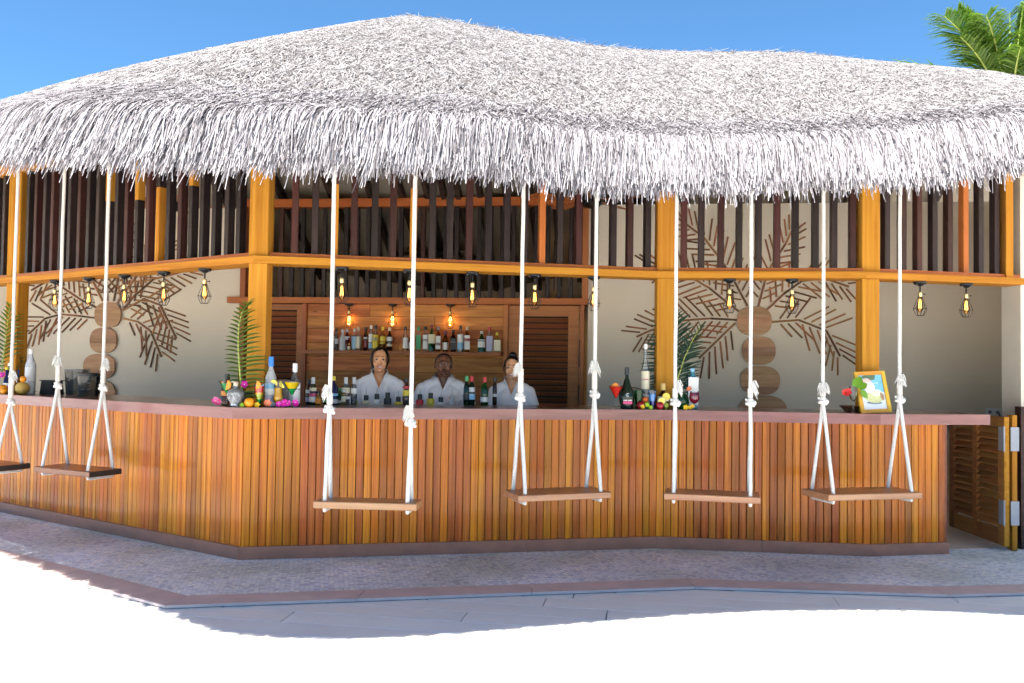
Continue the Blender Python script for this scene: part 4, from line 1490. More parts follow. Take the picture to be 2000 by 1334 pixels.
G_CLEAR = glass('clear glass', (0.93, 0.95, 0.95), 0.10, (0.75, 0.78, 0.80))
G_FROST = glass('frosted glass', (0.86, 0.88, 0.90), 0.55, (0.80, 0.83, 0.88), 0.25)
G_THIN = glass('thin drinking glass', (0.985, 0.99, 0.99), 0.0)
G_SKULL = glass('thick clear glass', (0.86, 0.88, 0.90), 0.22, (0.75, 0.78, 0.82))
G_GREEN = glass('green glass', (0.05, 0.30, 0.06), 0.35, (0.010, 0.11, 0.018))
G_DGREEN = glass('dark green glass', (0.01, 0.05, 0.02), 0.75, (0.006, 0.022, 0.012))
G_AMBER = glass('amber spirit', (0.55, 0.22, 0.05), 0.35, (0.22, 0.075, 0.015))
G_BROWN = glass('dark brown glass', (0.10, 0.03, 0.01), 0.7, (0.035, 0.012, 0.006))
G_GREY = glass('smoky glass', (0.55, 0.57, 0.60), 0.35, (0.30, 0.31, 0.33))
G_PLUM = glass('plum liquid', (0.5, 0.12, 0.16), 0.4, (0.20, 0.03, 0.05))
G_GOLD = glass('pale gold spirit', (0.85, 0.68, 0.32), 0.25, (0.5, 0.35, 0.1))
G_BLUE = glass('blue glass', (0.30, 0.75, 0.9), 0.45, (0.10, 0.42, 0.55))
G_NAVY = glass('navy glass', (0.03, 0.04, 0.18), 0.7, (0.012, 0.016, 0.08))
C = {k: plain('paint ' + k, v, 0.4, noise=0) for k, v in dict(
    white=(0.78, 0.78, 0.76), black=(0.015, 0.015, 0.017), silver=(0.55, 0.56, 0.58), grey=(0.25, 0.25, 0.27), yellow=(0.75, 0.58, 0.03), cream=(0.72, 0.66, 0.48),
    red=(0.55, 0.02, 0.03), dred=(0.20, 0.015, 0.02), green=(0.04, 0.33, 0.12), blue=(0.03, 0.22, 0.75), lblue=(0.25, 0.5, 0.72), purple=(0.10, 0.02, 0.09), gold=(0.55, 0.38, 0.12),
    orange=(0.80, 0.28, 0.02), pink=(0.75, 0.06, 0.22), cork=(0.62, 0.45, 0.25), tan=(0.62, 0.5, 0.36), navy=(0.02, 0.03, 0.16), brown=(0.2, 0.09, 0.04), lilac=(0.45, 0.42, 0.6)).items()}

def bottle(label, pos, h, r, mat, cap, labels=(), neck=0.014, sh=0.62, sq=0.0, group=None, capz=0.9, liquid=None, rz=0.0, name='bottle', bulge=0.0, foot=1.0, pour=None):
    root = thing(name, label, 'bottle', pos, group, rz)
    M = wm(root)
    H = h
    prof = [(r * 0.86 * foot, 0.0), (r * foot, 0.006)]
    if bulge:
        prof += [(r * foot * 1.02, H * 0.08), (r * (1 + bulge), H * 0.26), (r * (0.95 + bulge * 0.6), H * 0.42), (r * 0.55, H * sh)]
    else:
        prof += [(r, H * sh * 0.96), (r * 0.93, H * sh)]
    prof += [(neck * 1.5, H * (sh + 0.12)), (neck, H * (sh + 0.17)), (neck, H * 0.965), (neck * 1.12, H * 0.97), (neck * 1.12, H * 0.985), (neck * 0.9, H * 0.988)]
    obj('glass', MB().lathe(prof, 18, sq=sq), mat, root, M, smooth=True)
    if liquid:
        lp = [(r * 0.82, 0.008), (r * 0.93, 0.014), (r * 0.93, H * sh * 0.82)]
        obj('liquid', MB().lathe(lp, 16, sq=sq), liquid, root, M, smooth=True)
    obj('cap', MB().lathe([(neck * 1.28, H * capz), (neck * 1.3, H * 0.995), (neck * 1.1, H)], 14), C[cap], root, M, smooth=True)
    for z0, z1, col in labels:
        rr = r + 0.0012
        if sq > 0.5:
            k = r * 0.93
            obj('paper_label', MB().box((-k, -r - 0.0016, H * z0), (k, -r - 0.0006, H * z1)), C[col], root, M)
        else:
            n = 14
            g = MB()
            v = []
            for j in range(n + 1):
                q = PI * (1.02 + 0.96 * j / n)
                v += [(rr * math.cos(q), rr * math.sin(q), H * z0), (rr * math.cos(q), rr * math.sin(q), H * z1)]
            g.add(v, [(2 * j, 2 * j + 2, 2 * j + 3, 2 * j + 1) for j in range(n)])
            obj('paper_label', g, C[col], root, M, smooth=True)
    if pour:
        obj('pourer', MB().tube([(0, 0, H * 0.98), (0, 0, H + 0.03), (0.004, -0.006, H + 0.055)], [0.008, 0.0045, 0.0035], 8), C[pour], root, M, smooth=True)
    return root

# the upper shelf, left to right
SB = [
    (648.5, 47, 9, G_CLEAR, 'white', [(.12, .3, 'grey'), (.34, .6, 'silver')], 'clear square bottle with white cap at the left end of the shelf', 0.3),
    (656, 43, 9, G_GREY, 'black', [(.3, .55, 'silver')], 'smoky bottle with black cap, second on the shelf', 0),
    (668.5, 42, 12, G_FROST, 'silver', [], 'plain frosted bottle with silver cap near the left of the shelf', 0.6),
    (677, 43, 12, G_PLUM, 'silver', [(.5, .66, 'silver')], 'plum coloured bottle with silver cap beside the tiny bottle', 0.5),
    (681, 14, 5, G_GOLD, 'yellow', [(.2, .6, 'cream')], 'tiny golden bottle standing before the plum bottle', 0),
    (692, 44, 12, G_CLEAR, 'silver', [(.1, .64, 'lblue')], 'clear bottle with pale blue label beside the cream label', 0.5),
    (699, 47, 11, G_CLEAR, 'tan', [(.1, .6, 'cream')], 'clear bottle with long cream label and tan cap', 0.4),
    (713.5, 47, 8.5, G_BROWN, 'black', [(.15, .45, 'dred'), (.5, .58, 'silver')], 'dark amber bottle with dark red label, left of the yellow labels', 0),
    (724, 51, 10, G_CLEAR, 'white', [(.1, .3, 'lblue'), (.34, .66, 'white')], 'clear bottle with white and blue labels and white cap', 0.2),
    (732.5, 51, 11.5, G_CLEAR, 'black', [(.1, .62, 'yellow'), (.38, .52, 'cream')], 'bottle with pale yellow label and black cap above the first woman', 0),
    (746.5, 48, 11, G_GOLD, 'yellow', [(.3, .6, 'yellow'), (.36, .42, 'red')], 'golden bottle with yellow label and yellow cap', 0),
    (760, 47, 11, G_BROWN, 'cream', [(.42, .6, 'white'), (.2, .3, 'cream')], 'dark rum bottle with white label, left of the wide gap', 0),
    (791, 49, 10, G_CLEAR, 'black', [(.12, .55, 'white')], 'clear bottle with tall white label, right of the wide gap', 0),
    (803, 39, 11, G_CLEAR, 'black', [(.12, .45, 'white')], 'short bottle with white label and black cap behind the rope', 0.3),
    (816.5, 49, 9.5, G_CLEAR, 'green', [(.1, .66, 'green')], 'square bottle with green label behind the rope', 0.7),
    (830, 50, 10, G_CLEAR, 'black', [(.1, .66, 'white'), (.4, .5, 'black')], 'square bottle with white label crossed by a black band', 0.7),
    (842.5, 53, 13, G_GREEN, 'dred', [(.3, .64, 'cream')], 'green whiskey bottle with cream label and dark red cap', 0),
    (855, 50, 10, G_AMBER, 'grey', [(.1, .62, 'white'), (.25, .36, 'dred')], 'square amber bottle with white and dark red label', 0.7),
    (869.5, 41, 11, G_AMBER, 'purple', [(.1, .45, 'white')], 'short amber bottle with purple cap above the man', 0.2),
    (884.5, 44, 11, G_BROWN, 'black', [(.1, .6, 'black'), (.42, .48, 'silver')], 'square whiskey bottle with black label and black cap', 0.8),
    (898.5, 52, 12, G_CLEAR, 'black', [(.1, .36, 'lblue'), (.36, .66, 'white')], 'tall bottle with white over blue label and black cap', 0),
    (911.5, 50, 11, G_AMBER, 'tan', [(.1, .66, 'white'), (.42, .54, 'red')], 'square bottle with white label and slanting red band', 0.7),
    (940, 42, 14, G_GREEN, 'silver', [(.22, .5, 'white'), (.54, .6, 'silver')], 'round green gin bottle with white label', 0),
    (955, 50, 13, G_CLEAR, 'red', [(.06, .64, 'lilac')], 'silvery bottle with lilac label and red cap', 0.7),
    (970, 39, 14, G_GOLD, 'yellow', [(.08, .62, 'cream')], 'square bottle with pale yellow label and yellow cap at the right end', 0.85)]
PXM = 10.2 / 1700
for k, (x, hp, wp, mat, cap, labs, lab, sq) in enumerate(SB):
    front = 0.135 if k in (4, 9) else (0.085 if k % 2 else 0.11)
    p = wall_px(x, SHELF_Z + 0.0005, front)
    bottle(lab, p, hp * PXM, wp * PXM / 2 * 1.02, mat, cap, labs, neck=min(0.0135, wp * PXM * 0.26), sh=0.6 if hp > 20 else 0.55, sq=sq, group='bottles on the upper shelf', capz=0.86, rz=0.1)

# standing behind the counter, on the low back counter and along its inner edge
def behind(x, ytop, wpx, off, mat, cap, labs, lab, **kw):
    a, c = CL[off][1], CL[off][2]
    p = at_line(x, 780, a, c)
    q = at_line(x, ytop, a, c)
    bottle(lab, (p.x, p.y, Z_TOP + 0.0005), q.z - Z_TOP, wpx * p.y / 1700 / 2, mat, cap, labs, neck=0.0125, group='bottles along the inner edge of the counter', **kw)
behind(603, 742, 12, 0.5, G_BROWN, 'black', [(.1, .3, 'lilac'), (.45, .6, 'silver')], 'dark bottle with lilac label left of the first swing rope', capz=0.8)
behind(611, 737, 13, 0.42, G_DGREEN, 'silver', [(.1, .3, 'white'), (.32, .42, 'pink'), (.5, .62, 'cream')], 'dark bottle with cream and pink labels beside the first swing rope', capz=0.7)
behind(621, 765, 13, 0.42, G_GOLD, 'black', [(.1, .5, 'orange')], 'short orange labelled bottle right behind the rope knot', capz=0.85)
behind(651, 735, 18, 0.42, G_NAVY, 'yellow', [(.06, .2, 'silver'), (.32, .4, 'lblue')], 'navy bottle with yellow neck between rope and woman', capz=0.85)
behind(637, 752, 14, 0.5, G_DGREEN, 'red', [(.1, .3, 'green')], 'dark green bottle with red cap behind the navy bottle', capz=0.85)
behind(664, 758, 13, 0.5, G_GREEN, 'green', [(.1, .25, 'white')], 'short green bottle between the navy and the white label', capz=0.85)
behind(675, 737, 16, 0.5, G_GREY, 'silver', [(.42, .62, 'cream'), (.2, .3, 'white')], 'smoky bottle with white label and long silver pourer', capz=0.72)
behind(671, 760, 8, 0.42, G_GOLD, 'silver', [(.2, .55, 'cream')], 'slim pale yellow bottle in front of the smoky bottle', capz=0.8)
behind(691, 737, 12, 0.5, G_GREY, 'silver', [(.4, .6, 'white')], 'smoky bottle with silver pourer at the first woman\'s sleeve', capz=0.72)
behind(793, 740, 13, 0.5, G_BROWN, 'black', [(.24, .56, 'yellow'), (.62, .72, 'red')], 'brown liqueur bottle with yellow label and red neck', capz=0.9, bulge=0.1)
behind(911, 735, 12, 0.5, G_DGREEN, 'green', [(.2, .4, 'black')], 'dark green bottle beside the man\'s shoulder', capz=0.84)
behind(921, 735, 13, 0.5, G_DGREEN, 'red', [(.46, .62, 'silver'), (.2, .4, 'lblue')], 'dark bottle with red cap and pale label beside the man', capz=0.82)
behind(946, 737, 15, 0.5, G_GREEN, 'red', [(.12, .3, 'white')], 'bright green bottle with red cap between man and second woman', capz=0.82)
behind(966, 737, 9, 0.58, G_BROWN, 'black', [(.3, .4, 'silver')], 'slim dark bottle peeping over the second woman\'s shoulder', capz=0.85)
# pourer bottles sunk in the speed rail: only necks stand above the counter
RAILB = [(692, 'yellow', 'yellow capped'), (715, 'cream', 'cream labelled'), (736, 'white', 'white necked'), (757, 'black', 'black banded'), (778, 'yellow', 'short yellow'), (799, 'white', 'broad white'),
         (820, 'red', 'red banded'), (841, 'yellow', 'tall yellow'), (861, 'white', 'slim white'), (883, 'silver', 'left flip top'), (906, 'silver', 'right flip top')]
rail_line = offset(FRAME, 0.74)
for k, (x, col, nm) in enumerate(RAILB):
    p = at_line(x, 780, rail_line[1], rail_line[2])
    h = 0.30 + 0.012 * ((k * 5) % 4 - 2)
    zb = 1.20 - 0.30 + 0.045
    bottle('%s pourer bottle in the rail before the bartenders' % nm, (p.x, p.y, zb), h, 0.032, G_CLEAR if k > 8 else G_GREY, 'silver' if k > 8 else 'black', [(.5, .84, col)], neck=0.016, sh=0.62, group='pourer bottles in the speed rail', capz=0.84, pour='silver')
obj('speed_rail', MB().prism([tuple(q) for q in (offset(FRAME, 0.69)[1], offset(FRAME, 0.69)[2], offset(FRAME, 0.80)[2], offset(FRAME, 0.80)[1])], 0.90, 0.944), M_STEEL, ctr)

# ---- glasses
def glassware(name, label, pos, prof, liquids=(), rim=None, cat='glass', n=20, mat=None):
    root = thing(name, label, cat, pos)
    M = wm(root)
    obj('glass', MB().lathe(prof, n, caps=False), mat or G_THIN, root, M, smooth=True)
    for pr, m in liquids:
        obj('drink', MB().lathe(pr, n), m, root, M, smooth=True)
    return root, M
def liq(name, col, rough=0.25):
    return plain('drink ' + name, col, rough, noise=0)
def wedge(root, M, at, r, col, rind, rot=(0, 0, 0), full=False, name='fruit_slice'):
    g = MB()
    n = 18
    a1 = 2 * PI if full else PI
    pts = [(r * math.cos(a1 * j / n), r * math.sin(a1 * j / n)) for j in range(n + (0 if full else 1))]
    T = M @ Matrix.Translation(at) @ Euler(rot).to_matrix().to_4x4()
    o = obj(name, MB().prism(pts, -0.003, 0.003, M=Matrix.Rotation(rad(90), 4, 'X')), rind, root, T)
    pts2 = [(x * 0.86, y * 0.86 + (0 if full else 0.002)) for x, y in pts]
    obj('flesh', MB().prism(pts2, -0.0045, 0.0045, M=Matrix.Rotation(rad(90), 4, 'X')), col, o, T)
def martini(label, pos, layers, s=1.0, slice_=None):
    H, R = 0.175 * s, 0.056 * s
    zc = 0.085 * s
    prof = [(0.034 * s, 0.0), (0.034 * s, 0.002), (0.006 * s, 0.008), (0.0038 * s, 0.02), (0.0038 * s, zc - 0.004), (0.006 * s, zc), (R, H), (R - 0.0015, H)]
    f = lambda z: 0.004 * s + (R - 0.006 * s) * (z - zc) / (H - zc)
    ls = []
    for z0, z1, m in layers:
        za, zb = zc + (H - zc) * z0, zc + (H - zc) * z1
        ls.append(([(max(0.0008, f(za) * 0.97), za + 0.002), (f(zb) * 0.97, zb)], m))
    root, M = glassware('cocktail_glass', label, pos, prof, ls, cat='cocktail')
    return root, M, H, R
ORG, YEL = plain('orange flesh', (0.85, 0.30, 0.01), 0.4, noise=0.1, scale=120), plain('lemon flesh', (0.85, 0.72, 0.10), 0.4, noise=0.1, scale=120)
ORR, YER = plain('orange rind', (0.82, 0.26, 0.01), 0.5, noise=0.05), plain('lemon rind', (0.85, 0.66, 0.04), 0.5, noise=0.05)
GRN, REDL = liq('green', (0.01, 0.30, 0.07)), liq('red', (0.70, 0.03, 0.015))
YELL, ORL = liq('yellow', (0.85, 0.60, 0.005)), liq('orange', (0.86, 0.42, 0.005))
LIME = liq('lime', (0.42, 0.50, 0.01))
BLU, BLUD = liq('blue', (0.02, 0.25, 0.70)), liq('deep blue', (0.005, 0.03, 0.30))
WINE = liq('ruby', (0.22, 0.005, 0.03))

def fruit(name, label, cat, pos, r, mat, sq=(1, 1, 1), stem=True, group=None, rz=0.0):
    root = thing(name, label, cat, pos, group, rz)
    M = wm(root)
    g = MB()
    n, nv = 18, 12
    prof = []
    for j in range(nv + 1):
        t = PI * j / nv
        rr = r * math.sin(t) * (1 + 0.03 * math.sin(3 * t))
        z = -r * math.cos(t)
        if stem and j >= nv - 1:
            z -= r * 0.10 * (j - nv + 2)
        prof.append((max(rr, 0.0006) * sq[0], (z + r) * sq[2]))
    obj('skin', MB().lathe(prof, n), mat, root, M, smooth=True)
    if stem:
        zt = prof[-1][1]
        obj('stem', MB().tube([(0, 0, zt - 0.002), (0.002, 0, zt + r * 0.18)], r * 0.06, 6), C['brown'], root, M)
    return root
F_ORANGE = plain('orange peel', (0.86, 0.30, 0.005), 0.42, noise=0.06, scale=150)
F_APPLE = plain('red apple skin', (0.36, 0.015, 0.025), 0.25, noise=0.5, scale=22)
F_LIME = plain('lime peel', (0.30, 0.50, 0.02), 0.4, noise=0.1, scale=90)
F_AVO = plain('avocado skin', (0.028, 0.024, 0.024), 0.6, noise=0.3, scale=120)
F_MELON = plain('watermelon rind', (0.010, 0.055, 0.018), 0.25, noise=0.5, scale=14)
F_GOLDM = plain('yellow melon skin', (0.55, 0.36, 0.08), 0.5, noise=0.15, scale=18)
F_PAP = plain('papaya flesh', (0.80, 0.16, 0.03), 0.45, noise=0.3, scale=70)

def flower(label, pos, r, col, col2, n=5, cups=3, seed=1, cat='flower'):
    rnd = random.Random(seed)
    root = thing('flower', label, cat, pos)
    M = wm(root)
    m1 = plain('petal ' + col, {'magenta': (0.62, 0.015, 0.36), 'pink': (0.68, 0.08, 0.28), 'yellow': (0.85, 0.55, 0.01), 'red': (0.68, 0.02, 0.02), 'coral': (0.80, 0.22, 0.10)}[col], 0.5, noise=0.12, scale=60)
    pet = MB()
    nn = 5
    v = []
    for j in range(nn + 1):
        s = j / nn
        w = 0.42 * math.sin(PI * min(0.97, s * 0.9 + 0.08))
        v += [(s, -w, 0.25 * s * s), (s, 0, 0.25 * s * s - 0.08 * w), (s, w, 0.25 * s * s)]
    f = []
    for j in range(nn):
        for i in (0, 1):
            f.append((3 * j + i, 3 * j + 3 + i, 3 * j + 4 + i, 3 * j + 1 + i))
    me = pet.add(v, f).mesh('petal', [m1], True)
    for c in range(cups):
        cc = Vector((rnd.uniform(-1, 1) * r * 0.7, rnd.uniform(-0.4, 0.4) * r, r * (0.55 + 0.5 * rnd.random()))) if cups > 1 else Vector((0, 0, r * 0.75))
        tilt = Euler((rad(rnd.uniform(55, 85)), 0, rnd.uniform(-0.5, 0.5))).to_matrix().to_4x4()
        rr = r * (0.85 if cups == 1 else 0.72)
        T = M @ Matrix.Translation(cc) @ tilt
        for k in range(n):
            obj('petal', me, None, root, T @ Matrix.Rotation(2 * PI * k / n + c, 4, 'Z') @ Matrix.Rotation(rad(-14), 4, 'Y') @ Matrix.Scale(rr, 4))
        obj('flower_centre', MB().ball((0, 0, rr * 0.14), rr * 0.14, 8, 6), C[col2], root, T, smooth=True)
    return root

# leaf mesh shared by all the leaflets of the cut fronds
def leaf_mesh(name, mat):
    v, f = [], []
    n = 6
    for j in range(n + 1):
        s = j / n
        w = 0.5 * (0.55 + 0.9 * math.sin(PI * min(1, s * 0.75 + 0.12))) * (1 - s ** 4)
        z = -0.16 * s * s
        v += [(s, -w, z + 0.10 * w), (s, 0, z), (s, w, z + 0.10 * w)]
    for j in range(n):
        for i in (0, 1):
            f.append((3 * j + i, 3 * j + 3 + i, 3 * j + 4 + i, 3 * j + 1 + i))
    return MB().add(v, f).mesh(name, [mat], True)
def cut_frond(label, line, spine, lens, width, mat, angs, n, seed, droop=0.0):
    """a palm leaf stuck upright among the bottles; lens/angs are (left, right) in metres / degrees above horizontal"""
    rnd = random.Random(seed)
    P = [at_line(x, y, *line) for x, y in spine]
    for i, p in enumerate(P):
        P[i] = p + Vector((0, -0.05 * (i / len(P)) ** 2, 0))
    root = thing('palm_leaf', label, 'palm leaf', P[0])
    obj('leaf_stem', MB().tube(P, [0.008 - 0.006 * i / len(P) for i in range(len(P))], 7), M_STEM, root, smooth=True)
    me = leaf_mesh('leaflet', mat)
    seg = [(b - a).length for a, b in zip(P[:-1], P[1:])]
    tot = sum(seg)
    for k in range(n):
        s = tot * (0.02 + 0.98 * k / (n - 1))
        fr = s / tot
        j = 0
        d = s
        while j < len(seg) - 1 and d > seg[j]:
            d -= seg[j]
            j += 1
        base = P[j].lerp(P[j + 1], min(1, d / seg[j]))
        for sg, ln, an in ((-1, lens[0], angs[0]), (1, lens[1], angs[1])):
            a = rad(an + 38 * fr ** 2 + rnd.uniform(-5, 5))
            L = ln * (0.72 + 0.45 * math.sin(PI * min(1, fr * 0.8 + 0.18))) * rnd.uniform(0.9, 1.08) * (1 - 0.35 * fr ** 3)
            x = Vector((sg * math.cos(a), rnd.uniform(-0.35, 0.15), math.sin(a))).normalized()
            zz = Vector((-sg * math.sin(a) * 1.0, -0.75, math.cos(a)))
            y = zz.cross(x).normalized()
            z = x.cross(y)
            M = Matrix(((x.x, y.x, z.x, base.x), (x.y, y.y, z.y, base.y), (x.z, y.z, z.z, base.z), (0, 0, 0, 1))) @ Matrix.Diagonal((L, width, L, 1))
            obj('leaflet', me, None, root, M)
    return root

# ---- first display: the counter corner beside the golden post
L0 = lambda off: (CL[off][0], CL[off][1])
L1 = lambda off: (CL[off][1], CL[off][2])
L2 = lambda off: (CL[off][2], CL[off][3])
cut_frond('long green palm leaf upright before the golden corner post', L1(0.0), [(474, 780), (469, 731), (466, 690), (466, 660), (468, 638), (474, 611), (486, 597)], (0.10, 0.19), 0.017, M_LEAF, (8, 12), 24, 1)
r, M, H, R = martini('green martini with a curl of orange peel at the counter corner', on_bar(443, 0, -0.08), [(0, 0.8, GRN)], 1.12)
wedge(r, M, (0.012, -0.05, 0.165), 0.036, ORG, ORR, (0, rad(100), 0))
bottle('dark amber bottle with black stopper behind the green martini', on_bar(443, 0, 0.1), 0.245, 0.045, G_AMBER, 'black', [(.3, .45, 'orange')], neck=0.016, sh=0.55, capz=0.82)
# skull shaped clear bottle
sk = thing('bottle', 'clear skull shaped bottle with short pale stopper', 'bottle', on_bar(460, 1, -0.08))
Ms = wm(sk)
g = MB()
g.ball((0, 0, 0.085), (0.060, 0.062, 0.055), 20, 14)
sk_g = MB()
prof = [(0.030, 0.0), (0.040, 0.004), (0.043, 0.022), (0.046, 0.04), (0.058, 0.062), (0.064, 0.085), (0.062, 0.11), (0.050, 0.13), (0.03, 0.142), (0.016, 0.148), (0.0155, 0.165)]
sk_g.lathe(prof, 20)
for i, (x, y, z) in enumerate(sk_g.v):
    p = Vector((x, y, z))
    for e in ((-0.026, -0.058, 0.078), (0.026, -0.058, 0.078)):
        d = (p - Vector(e)).length
        if d < 0.03:
            p.y += 0.020 * (1 - d / 0.03)
    d = (p - Vector((0, -0.06, 0.052))).length
    if d < 0.018:
        p.y += 0.012 * (1 - d / 0.018)
    if z < 0.045 and y < 0:
        p.y += 0.006
    sk_g.v[i] = tuple(p)
obj('glass', sk_g, G_SKULL, sk, Ms, smooth=True)
obj('glass_core', MB().lathe([(0.028, 0.006), (0.036, 0.03), (0.05, 0.07), (0.048, 0.10), (0.03, 0.122)], 16), G_CLEAR, sk, Ms, smooth=True)
for e in ((-0.024, -0.050, 0.078), (0.024, -0.050, 0.078)):
    obj('eye_socket', MB().ball(e, (0.013, 0.008, 0.011), 8, 6), C['grey'], sk, Ms, smooth=True)
obj('teeth', MB().box((-0.02, -0.043, 0.014), (0.02, -0.039, 0.028)), G_FROST, sk, Ms)
obj('cap', MB().lathe([(0.018, 0.162), (0.019, 0.186), (0.016, 0.19)], 14), C['tan'], sk, Ms, smooth=True)
flower('pink flower lying at the left end of the corner display', on_bar(430, 0, -0.12), 0.045, 'pink', 'cream', 6, 2, 3)
flower('magenta orchid spray above the skull bottle', on_bar(472, 1, 0.0, Z_TOP + 0.135), 0.042, 'magenta', 'white', 5, 3, 5)
fruit('lime', 'small green lime between skull bottle and orange', 'fruit', on_bar(473, 1, -0.12), 0.0185, F_LIME, stem=False)
fruit('orange', 'whole orange in front of the corner display', 'fruit', on_bar(487, 1, -0.12), 0.037, F_ORANGE, stem=False)
fruit('orange', 'second orange half hidden behind the front orange', 'fruit', on_bar(496, 1, -0.04), 0.035, F_ORANGE, stem=False)
fruit('avocado', 'black round fruit behind the oranges', 'fruit', on_bar(486, 1, 0.05), 0.04, F_AVO, (1, 1, 1.45), stem=False)
flower('yellow flower lying between orange and layered cocktail', on_bar(502, 1, -0.12), 0.028, 'yellow', 'gold', 5, 1, 2)
r, M = glassware('cocktail_glass', 'layered red, yellow and green cocktail in a flared glass', on_bar(506, 1, -0.08), [(0.024, 0.0), (0.026, 0.003), (0.006, 0.012), (0.006, 0.022), (0.018, 0.036), (0.028, 0.09), (0.037, 0.172), (0.0355, 0.172)], [
    ([(0.008, 0.032), (0.018, 0.042), (0.0215, 0.062)], GRN), ([(0.0213, 0.0622), (0.027, 0.096)], LIME), ([(0.0268, 0.0962), (0.029, 0.112)], ORL), ([(0.0287, 0.1122), (0.034, 0.160)], REDL)], cat='cocktail')
wedge(r, M, (-0.012, -0.036, 0.168), 0.032, ORG, ORR, (0, rad(95), 0))
flower('coral striped flower at the foot of the blue capped bottle', on_bar(522, 1, -0.12), 0.04, 'coral', 'cream', 6, 1, 8)
bottle('tall frosted vodka bottle with bright blue cap', on_bar(528, 1, 0.05), 0.385, 0.042, G_FROST, 'blue', [(.1, .22, 'lilac'), (.24, .36, 'white'), (.36, .46, 'lblue')], neck=0.0155, sh=0.6, capz=0.8)
r, M = glassware('cocktail_glass', 'hurricane glass of orange juice with two lemon wedges', on_bar(543.5, 1, -0.04), [(0.032, 0.0), (0.033, 0.003), (0.007, 0.012), (0.006, 0.022), (0.028, 0.036), (0.040, 0.058), (0.036, 0.085), (0.0295, 0.11), (0.033, 0.19), (0.0318, 0.19)], [
    ([(0.012, 0.032), (0.027, 0.042), (0.0375, 0.06), (0.0335, 0.086), (0.0275, 0.11), (0.0288, 0.148)], ORL)], cat='cocktail')
wedge(r, M, (-0.034, -0.012, 0.180), 0.028, YEL, YER, (0, rad(35), 0))
wedge(r, M, (0.036, -0.012, 0.176), 0.028, YEL, YER, (0, rad(-120), 0))
r, M, H, R = martini('yellow over green martini beside the white capped bottle', on_bar(570, 1, -0.08), [(0, 0.46, GRN), (0.465, 0.95, YELL)], 1.12)
bottle('clear vodka bottle with white cap behind the yellow martini', on_bar(575, 1, 0.05), 0.335, 0.043, G_CLEAR, 'white', [(.08, .4, 'silver'), (.42, .58, 'white')], neck=0.0145, sh=0.58, capz=0.8)
flower('magenta orchid lying under the orange hurricane glass', on_bar(545, 1, -0.12), 0.033, 'magenta', 'white', 5, 1, 11)
flower('magenta orchid spray leaning between the two cocktails', on_bar(561, 1, -0.12), 0.045, 'magenta', 'white', 5, 3, 13)
flower('magenta orchid lying below the yellow martini', on_bar(576, 1, -0.12), 0.038, 'magenta', 'white', 5, 2, 17)
r = thing('juice_machine', 'grey rounded machine standing behind the hurricane glass', 'machine', on_bar(552, 1, 0.26))
M = wm(r)
obj('body', MB().lathe([(0.055, 0.0), (0.062, 0.01), (0.06, 0.17), (0.052, 0.2), (0.02, 0.205)], 20, sq=0.5), plain('grey enamel', (0.26, 0.25, 0.24), 0.35, noise=0), r, M, smooth=True)
obj('switch_panel', MB().box((-0.02, -0.0655, 0.155), (0.015, -0.062, 0.175)), C['black'], r, M)

# ---- second display: before the post between middle and right beams
cut_frond('dark green palm leaf fanned behind the watermelon and bottles', L1(0.18), [(1313, 770), (1317, 730), (1317, 690), (1315, 650), (1309, 622), (1300, 606)], (0.25, 0.24), 0.015, M_LEAFD, (8, 30), 30, 2)
cut_frond('smaller dark palm leaf leaning right behind the blue bottle', L2(0.18), [(1318, 772), (1325, 735), (1336, 700), (1350, 668), (1366, 640)], (0.15, 0.15), 0.013, M_LEAFD, (40, 10), 18, 3)
r, M, H, R = martini('red martini with orange slice at the left of the display', on_bar(1203, 1, -0.08), [(0, 0.93, REDL)], 1.1)
wedge(r, M, (-0.008, -0.01, H - 0.008), 0.030, ORG, ORR, (0, 0, 0.3))
cg = bottle('dark green cognac bottle with pale emblem and pink label', on_bar(1224, 1, -0.04), 0.345, 0.058, G_DGREEN, 'black', [], neck=0.0145, sh=0.58, capz=0.82, bulge=0.14, foot=0.86)
Mc = wm(cg)
obj('paper_label', MB().box((-0.036, -0.0655, 0.045), (0.036, -0.0635, 0.066)), C['pink'], cg, Mc)
obj('lettering', MB().box((-0.036, -0.0675, 0.071), (-0.004, -0.066, 0.078)).box((0.002, -0.0675, 0.071), (0.036, -0.066, 0.078)), C['white'], cg, Mc)
em = [(0.014 * math.cos(a), -0.0665, 0.118 + 0.014 * math.sin(a)) for a in np.linspace(0.6, 5.2, 10)]
obj('emblem', MB().tube(em, 0.0022, 5).tube([(0.0, -0.0665, 0.128), (-0.004, -0.0665, 0.118), (0.006, -0.0665, 0.110)], 0.0022, 5), C['white'], cg, Mc)
r, M = glassware('tumbler', 'tall green tumbler beside the cognac bottle', on_bar(1247, 1, -0.04), [(0.024, 0.0), (0.026, 0.004), (0.036, 0.155), (0.0345, 0.155)], [([(0.0235, 0.005), (0.0335, 0.135)], liq('bottle green', (0.006, 0.13, 0.035)))], cat='cocktail', mat=G_GREEN)
bottle('very tall slim bottle with white cap and long white label', on_bar(1260, 1, 0.1), 0.545, 0.034, G_CLEAR, 'white', [(.1, .22, 'silver'), (.3, .58, 'cream'), (.44, .46, 'pink')], neck=0.0125, sh=0.62, capz=0.92)
r, M = glassware('tumbler', 'blue layered cocktail in a slim flared glass', on_bar(1274, 1, -0.08), [(0.018, 0.0), (0.02, 0.004), (0.032, 0.155), (0.0305, 0.155)], [([(0.0165, 0.02), (0.0225, 0.07)], BLUD), ([(0.0225, 0.0702), (0.0285, 0.13)], BLU)], cat='cocktail')
